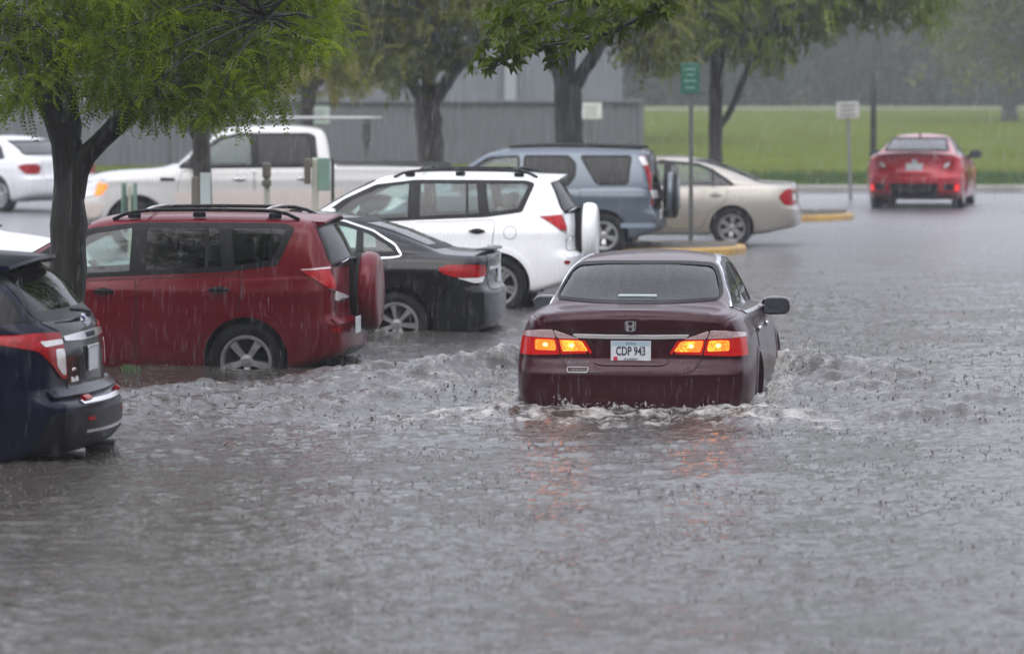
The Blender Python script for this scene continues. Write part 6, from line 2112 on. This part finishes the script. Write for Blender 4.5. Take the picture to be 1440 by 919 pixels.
def far_woods(x, y, rough=1.0, tall=1.0):
    n = len(x)
    T = frond_template(3, .9, .36, .12)
    Vs, Fs, o = [], [], 0
    for i in range(n):
        h = (11 + 7 * rng.random()) * tall
        k = int(420 * rough)
        u = rng.normal(size=(k, 3)); u /= np.linalg.norm(u, axis=1)[:, None]
        u *= (.55 + .45 * rng.random((k, 1)))
        lob = 1 + .25 * np.sin(u[:, :1] * 5 + i) * np.cos(u[:, 2:] * 4 + i)
        P = u * lob * np.array([4.6 * tall, 4.6 * tall, h * .52]) + np.array([x[i], y[i], .4 + h * .47])
        V, F = scatter(T, P, u + np.array([0, 0, -.3]), 1.2 + 1.2 * rng.random(k))
        Vs.append(V); Fs.append(F + o); o += len(V)
    mk_np('far_woods', np.vstack(Vs), np.vstack(Fs), leaf_mat('far_leaf', (.012, .024, .010), (.028, .045, .018)), None, False, 'stuff')
far_woods(-70 + 190 * rng.random(190), 292 + 70 * rng.random(190))
far_woods(-60 + 170 * np.linspace(0, 1, 36), 378 + 8 * rng.random(36), 1.0, 1.3)
# the belt of trees behind the photographer, seen only in the cars' paint and glass
_a = np.linspace(-2.0, 2.0, 96)
far_woods(-np.sin(_a) * 66 + 6 * rng.normal(size=96), -np.cos(_a) * 58 + 20 + 6 * rng.normal(size=96), 1.3, 1.6)

# ------------------------------------------------------------------ signs and posts
def post(name, label, cat, px, py_top, D, r=.03, mat=None, group=None, z0=-.4):
    b = at(px, py_top, D)
    t = thing(name, label, cat, (b.x, D, z0), 0, group)
    bm = bmesh.new()
    bm_box(bm, (0, 0, (b.z - z0) / 2), (2 * r, 2 * r * .6, b.z - z0), .006)
    from_bm('post', bm, mat or pbr('sign_post_steel', (.10, .105, .10), .5, metal=.3, var=.2, vscale=6), t)
    return t, b.z - z0

def sign(t, D, px, py0, py1, w_px, mat, back=None, y=-.045, px0=None, lines=(), ink=None):
    s = F_PX / D
    b = at(px, py0, D); e = at(px, py1, D)
    w, h = w_px / s, b.z - e.z
    cx = b.x - t.location.x
    cz = (b.z + e.z) / 2 - t.location.z
    p = box('sign_plate', (cx, y, cz), (w, .02, h), mat, t, .008)
    for txt, size, dz in lines:
        V, F = text_geo(txt, size * h, .003, .002)
        mk('lettering', [(cx + v[0], y - .0115 - v[2], cz + dz * h + v[1]) for v in V], F, ink, p, False)
    return p

M_SGREEN = pbr('sign_green', (.012, .095, .058), .4, var=.08)
M_SWHITE = pbr('sign_white', (.60, .62, .58), .45, var=.08)
M_SPALE = pbr('sign_pale_green', (.40, .48, .42), .45, var=.08)
# tall green sign
t, h = post('street_sign', 'tall green sign on a thin steel post beside the beige sedan', 'sign', 972, 88, 64.5, .032)
p = sign(t, 64.5, 970.5, 89, 132, 27, M_SGREEN, lines=(('PARKING', .13, .27), ('LOT', .16, .02), ('P', .2, -.27))[:0])
ink = pbr('sign_ink_pale', (.16, .30, .23), .5)
for k, dz in enumerate((.30, .12, -.08, -.30)):
    box('legend_bar', (p.data.vertices[0].co.x * 0 + at(970.5, 0, 64.5).x - t.location.x, -.058, (at(0, 110.5, 64.5).z - t.location.z) + dz * .46), ((.16, .11, .19, .14)[k], .006, .022), ink, p, 0)
# small white sign near the red coupe
t, h = post('street_sign', 'small white sign on a leaning grey post left of the red coupe', 'sign', 1198, 146, 92.0, .035, pbr('pale_post', (.20, .21, .20), .5))
t.rotation_euler = (0, R(-2.2), 0)
p = sign(t, 92.0, 1198, 143, 166, 32, pbr('sign_faded', (.46, .46, .42), .5, var=.15, vscale=8))
def legend(t, p, px, py, D, w, n):
    b = at(px, py, D)
    for k in range(n):
        box('legend_bar', (b.x - t.location.x, -.058, b.z - t.location.z + (k - (n - 1) / 2) * -.10), (w * (.9 - .2 * (k % 2)), .006, .035), pbr('sign_ink_grey', (.20, .21, .20), .5), p, 0)
legend(t, p, 1198, 154.5, 92.0, .36, 3)
# lamp pole
b = at(1229, 40, 97.0)
t = thing('street_lamp', 'dark lamp post rising behind the red coupe into the leaves', 'lamp post', (b.x, 97.0, -.05))
MB().tube([(0, 0, 0), (0, 0, 2.2), (0, 0, 5.6)], [.075, .065, .05], 12).build('pole', pbr('lamp_pole', (.035, .033, .03), .5), t)
MB().tube([(0, 0, 5.6), (.15, 0, 5.8), (.7, 0, 5.9), (1.1, 0, 5.88)], [.045, .04, .035, .03], 8).build('lamp_arm', pbr('lamp_pole', (.035, .033, .03), .5), t)
V, F = superbox((.60, .26, .14), 3, 8, 16)
mk('lamp_head', [(1.3 + v[0], v[1], 5.86 + v[2]) for v in V], F, pbr('lamp_head', (.10, .10, .10), .4), t)
# white sign by the fence, right of the stout tree
t, h = post('street_sign', 'white notice on a short post right of the stout dark tree', 'sign', 831, 144, 108., .03)
legend(t, sign(t, 108., 831, 145, 167, 30, M_SWHITE), 831, 156, 108., .40, 3)
t, h = post('street_sign', 'pale green notice on a post above the pickup cab roof', 'sign', 447, 148, 104., .03)
legend(t, sign(t, 104., 447, 150, 174, 33, M_SPALE), 447, 162, 104., .42, 3)
# barrier rail with its post
b = at(515, 166, 75.)
t = thing('barrier_rail', 'long pale horizontal rail on a steel post behind the white SUV', 'barrier', (b.x, 75., -.15))
z = b.z + .15
x0, x1 = at(215, 460, 75.).x - b.x, at(538, 460, 75.).x - b.x
MB().tube([(x0, 0, z + .01), (0, 0, z), (x1, 0, z)], [.028] * 3, 8).build('rail', pbr('rail_pale', (.46, .47, .46), .4), t)
box('post', (0, .05, z / 2), (.085, .06, z), pbr('sign_post_steel', (.10, .105, .10), .5), t, .01)
box('post', (x0 + .3, .05, z / 2), (.085, .06, z), pbr('sign_post_steel', (.10, .105, .10), .5), t, .01)
box('hinge_box', (0, .0, z - .24), (.14, .14, .36), pbr('hinge_box', (.05, .055, .05), .5), t, .02)
# short marker posts in front of the pickup
M_POSTW = pbr('marker_post', (.52, .52, .42), .5, var=.1)
M_TAGG = pbr('marker_green', (.20, .33, .26), .45, var=.1)
M_TAGB = pbr('marker_brown', (.13, .115, .085), .55)
for px, top, kind, lab in ((182, 256, 0, 'twin thin marker boards on edge in front of the pickup front wheel'), (285, 245, 1, 'marker post with dark box and pale board at the foot of the slim tree'),
                           (375, 229, 2, 'slim cream marker post in front of the pickup rear door'), (443, 222, 3, 'cream marker post with brown box and green board by the pickup bed')):
    D = 53.0 if kind == 1 else 57.
    s = F_PX / D
    b = at(px, top, D)
    t = thing('marker_post', lab, 'marker post', (b.x, D, -.25), 0, 'marker posts in front of the pickup')
    H = b.z + .25
    if kind == 0:
        box('post', (0, .04, H / 2 - .02), (.05, .05, H - .04), M_POSTW, t, .01)
        for dx, a in ((-.075, 74), (.075, 80)):
            box('marker_board', (dx, 0, H - .22), (.15, .02, .42), M_TAGG, t, .004, Matrix.Rotation(R(a), 3, 'Z'))
    else:
        box('post', (0, .04, H / 2), (.085 if kind > 1 else .06, .08, H), M_POSTW, t, .02)
        if kind == 1:
            box('marker_board', (.035, -.02, H - .19), (.13, .02, .42), pbr('marker_pale', (.42, .48, .46), .45), t, .004)
            box('meter_box', (-.09, .05, H - .22), (.10, .14, .38), M_TAGB, t, .02)
        if kind == 2:
            box('meter_box', (0, -.02, H - .10), (.115, .10, .20), M_TAGB, t, .02)
            box('meter_box', (0, -.02, H - .27), (.125, .10, .08), M_TAGB, t, .02)
        if kind == 3:
            box('meter_box', (-.10, .0, H - .18), (.09, .14, .34), M_TAGB, t, .02)
            box('marker_board', (.12, -.02, H - .22), (.16, .03, .44), M_TAGG, t, .006)
            box('meter_box', (.235, .03, H - .36), (.045, .05, .72), pbr('dark_bracket', (.04, .042, .04), .5), t, .01)
# floating twig and a tuft of grass breaking the surface
b = on_z(325, 626)
t = thing('floating_twig', 'thin brown twig floating on the water right of the dark blue SUV', 'twig', (b.x, b.y, 0))
MB().tube([(-.055, 0, .0), (-.02, .01, .022), (.03, 0, .016), (.06, -.01, .0)], [.004, .005, .005, .003], 6).build('stem', pbr('twig_brown', (.12, .04, .02), .6), t)
b = on_z(190, 523)
t = thing('grass_tuft', 'small tuft of grass sticking out of the water below the red SUV', 'grass tuft', (b.x, b.y, -.05))
mb = MB()
rr = random.Random(9)
for i in range(22):
    x, y, a = rr.gauss(0, .06), rr.gauss(0, .03), rr.random() * 6.28
    h = .06 + .07 * rr.random()
    mb.add([(x - .003, y, 0), (x + .003, y, 0), (x + .25 * h * math.cos(a) + .002, y + .2 * h, h * .8), (x + .6 * h * math.cos(a), y + .2 * h, h)], [(0, 1, 2), (0, 2, 3)])
mb.build('blades', pbr('tuft_green', (.035, .075, .012), .5), t, False)

# ------------------------------------------------------------------ rain haze
hz, nd, lk = mat_new('rain_haze')
out = N(nd, 'ShaderNodeOutputMaterial')
pv = N(nd, 'ShaderNodeVolumePrincipled')
pv.inputs['Color'].default_value = (.86, .89, .92, 1)
pv.inputs['Density'].default_value = .0007
pv.inputs['Anisotropy'].default_value = .25
lk.new(pv.outputs[0], out.inputs['Volume'])
bm = bmesh.new()
bmesh.ops.create_cube(bm, size=1, matrix=Matrix.Translation((20, 170, 11.0)) @ Matrix.Diagonal((900, 560, 25.6, 1)))
from_bm('haze', bm, hz, None, kind='stuff')

# ------------------------------------------------------------------ light
w = bpy.data.worlds.new('World')
scene.world = w
w.use_nodes = True
nd, lk = w.node_tree.nodes, w.node_tree.links
nd.clear()
EL, AZ = R(50), R(192)
sky = N(nd, 'ShaderNodeTexSky', sky_type='NISHITA')
sky.sun_disc = False
sky.sun_elevation = EL
sky.sun_rotation = AZ
sky.air_density = 1.0
sky.dust_density = 6.0
sky.ozone_density = 1.0
hs = N(nd, 'ShaderNodeHueSaturation')
hs.inputs['Saturation'].default_value = .34
bg = N(nd, 'ShaderNodeBackground')
bg.inputs['Strength'].default_value = .10
ow = N(nd, 'ShaderNodeOutputWorld')
lk.new(sky.outputs[0], hs.inputs['Color']); veil = N(nd, 'ShaderNodeMix', data_type='RGBA')       # unbroken rain cloud in front of the clear sky
veil.inputs['Factor'].default_value = .82
tcw = N(nd, 'ShaderNodeTexCoord')
sx = N(nd, 'ShaderNodeSeparateXYZ'); lk.new(tcw.outputs['Generated'], sx.inputs[0])
lum = N(nd, 'ShaderNodeMapRange')                          # overcast sky: three times brighter overhead than at the horizon
lum.inputs['To Min'].default_value = 6.4; lum.inputs['To Max'].default_value = 15.6
lk.new(sx.outputs['Z'], lum.inputs['Value'])
cl = N(nd, 'ShaderNodeVectorMath', op='SCALE'); cl.inputs[0].default_value = (.955, .985, 1.12)
lk.new(lum.outputs[0], cl.inputs['Scale']); lk.new(cl.outputs[0], veil.inputs['B'])
lk.new(hs.outputs[0], veil.inputs['A']); lk.new(veil.outputs['Result'], bg.inputs['Color']); lk.new(bg.outputs[0], ow.inputs['Surface'])
sl = bpy.data.lights.new('sun', 'SUN')
sl.energy = 1.0
sl.angle = R(60)
sl.color = (1, .97, .93)
so = link(bpy.data.objects.new('sun', sl))
d = Vector((math.sin(AZ) * math.cos(EL), math.cos(AZ) * math.cos(EL), math.sin(EL)))
so.rotation_euler = (-d).to_track_quat('-Z', 'Y').to_euler()
so.location = d * 60

scene.view_settings.view_transform = 'Standard'
scene.view_settings.look = 'None'
scene.view_settings.exposure = 0.60
scene.view_settings.gamma = 1.0
scene.render.film_transparent = False
cy = scene.cycles
cy.max_bounces = 8
cy.transparent_max_bounces = 24
cy.volume_bounces = 1
cy.caustics_reflective = False
cy.caustics_refractive = False
cy.sample_clamp_indirect = 4
cy.use_denoising = True
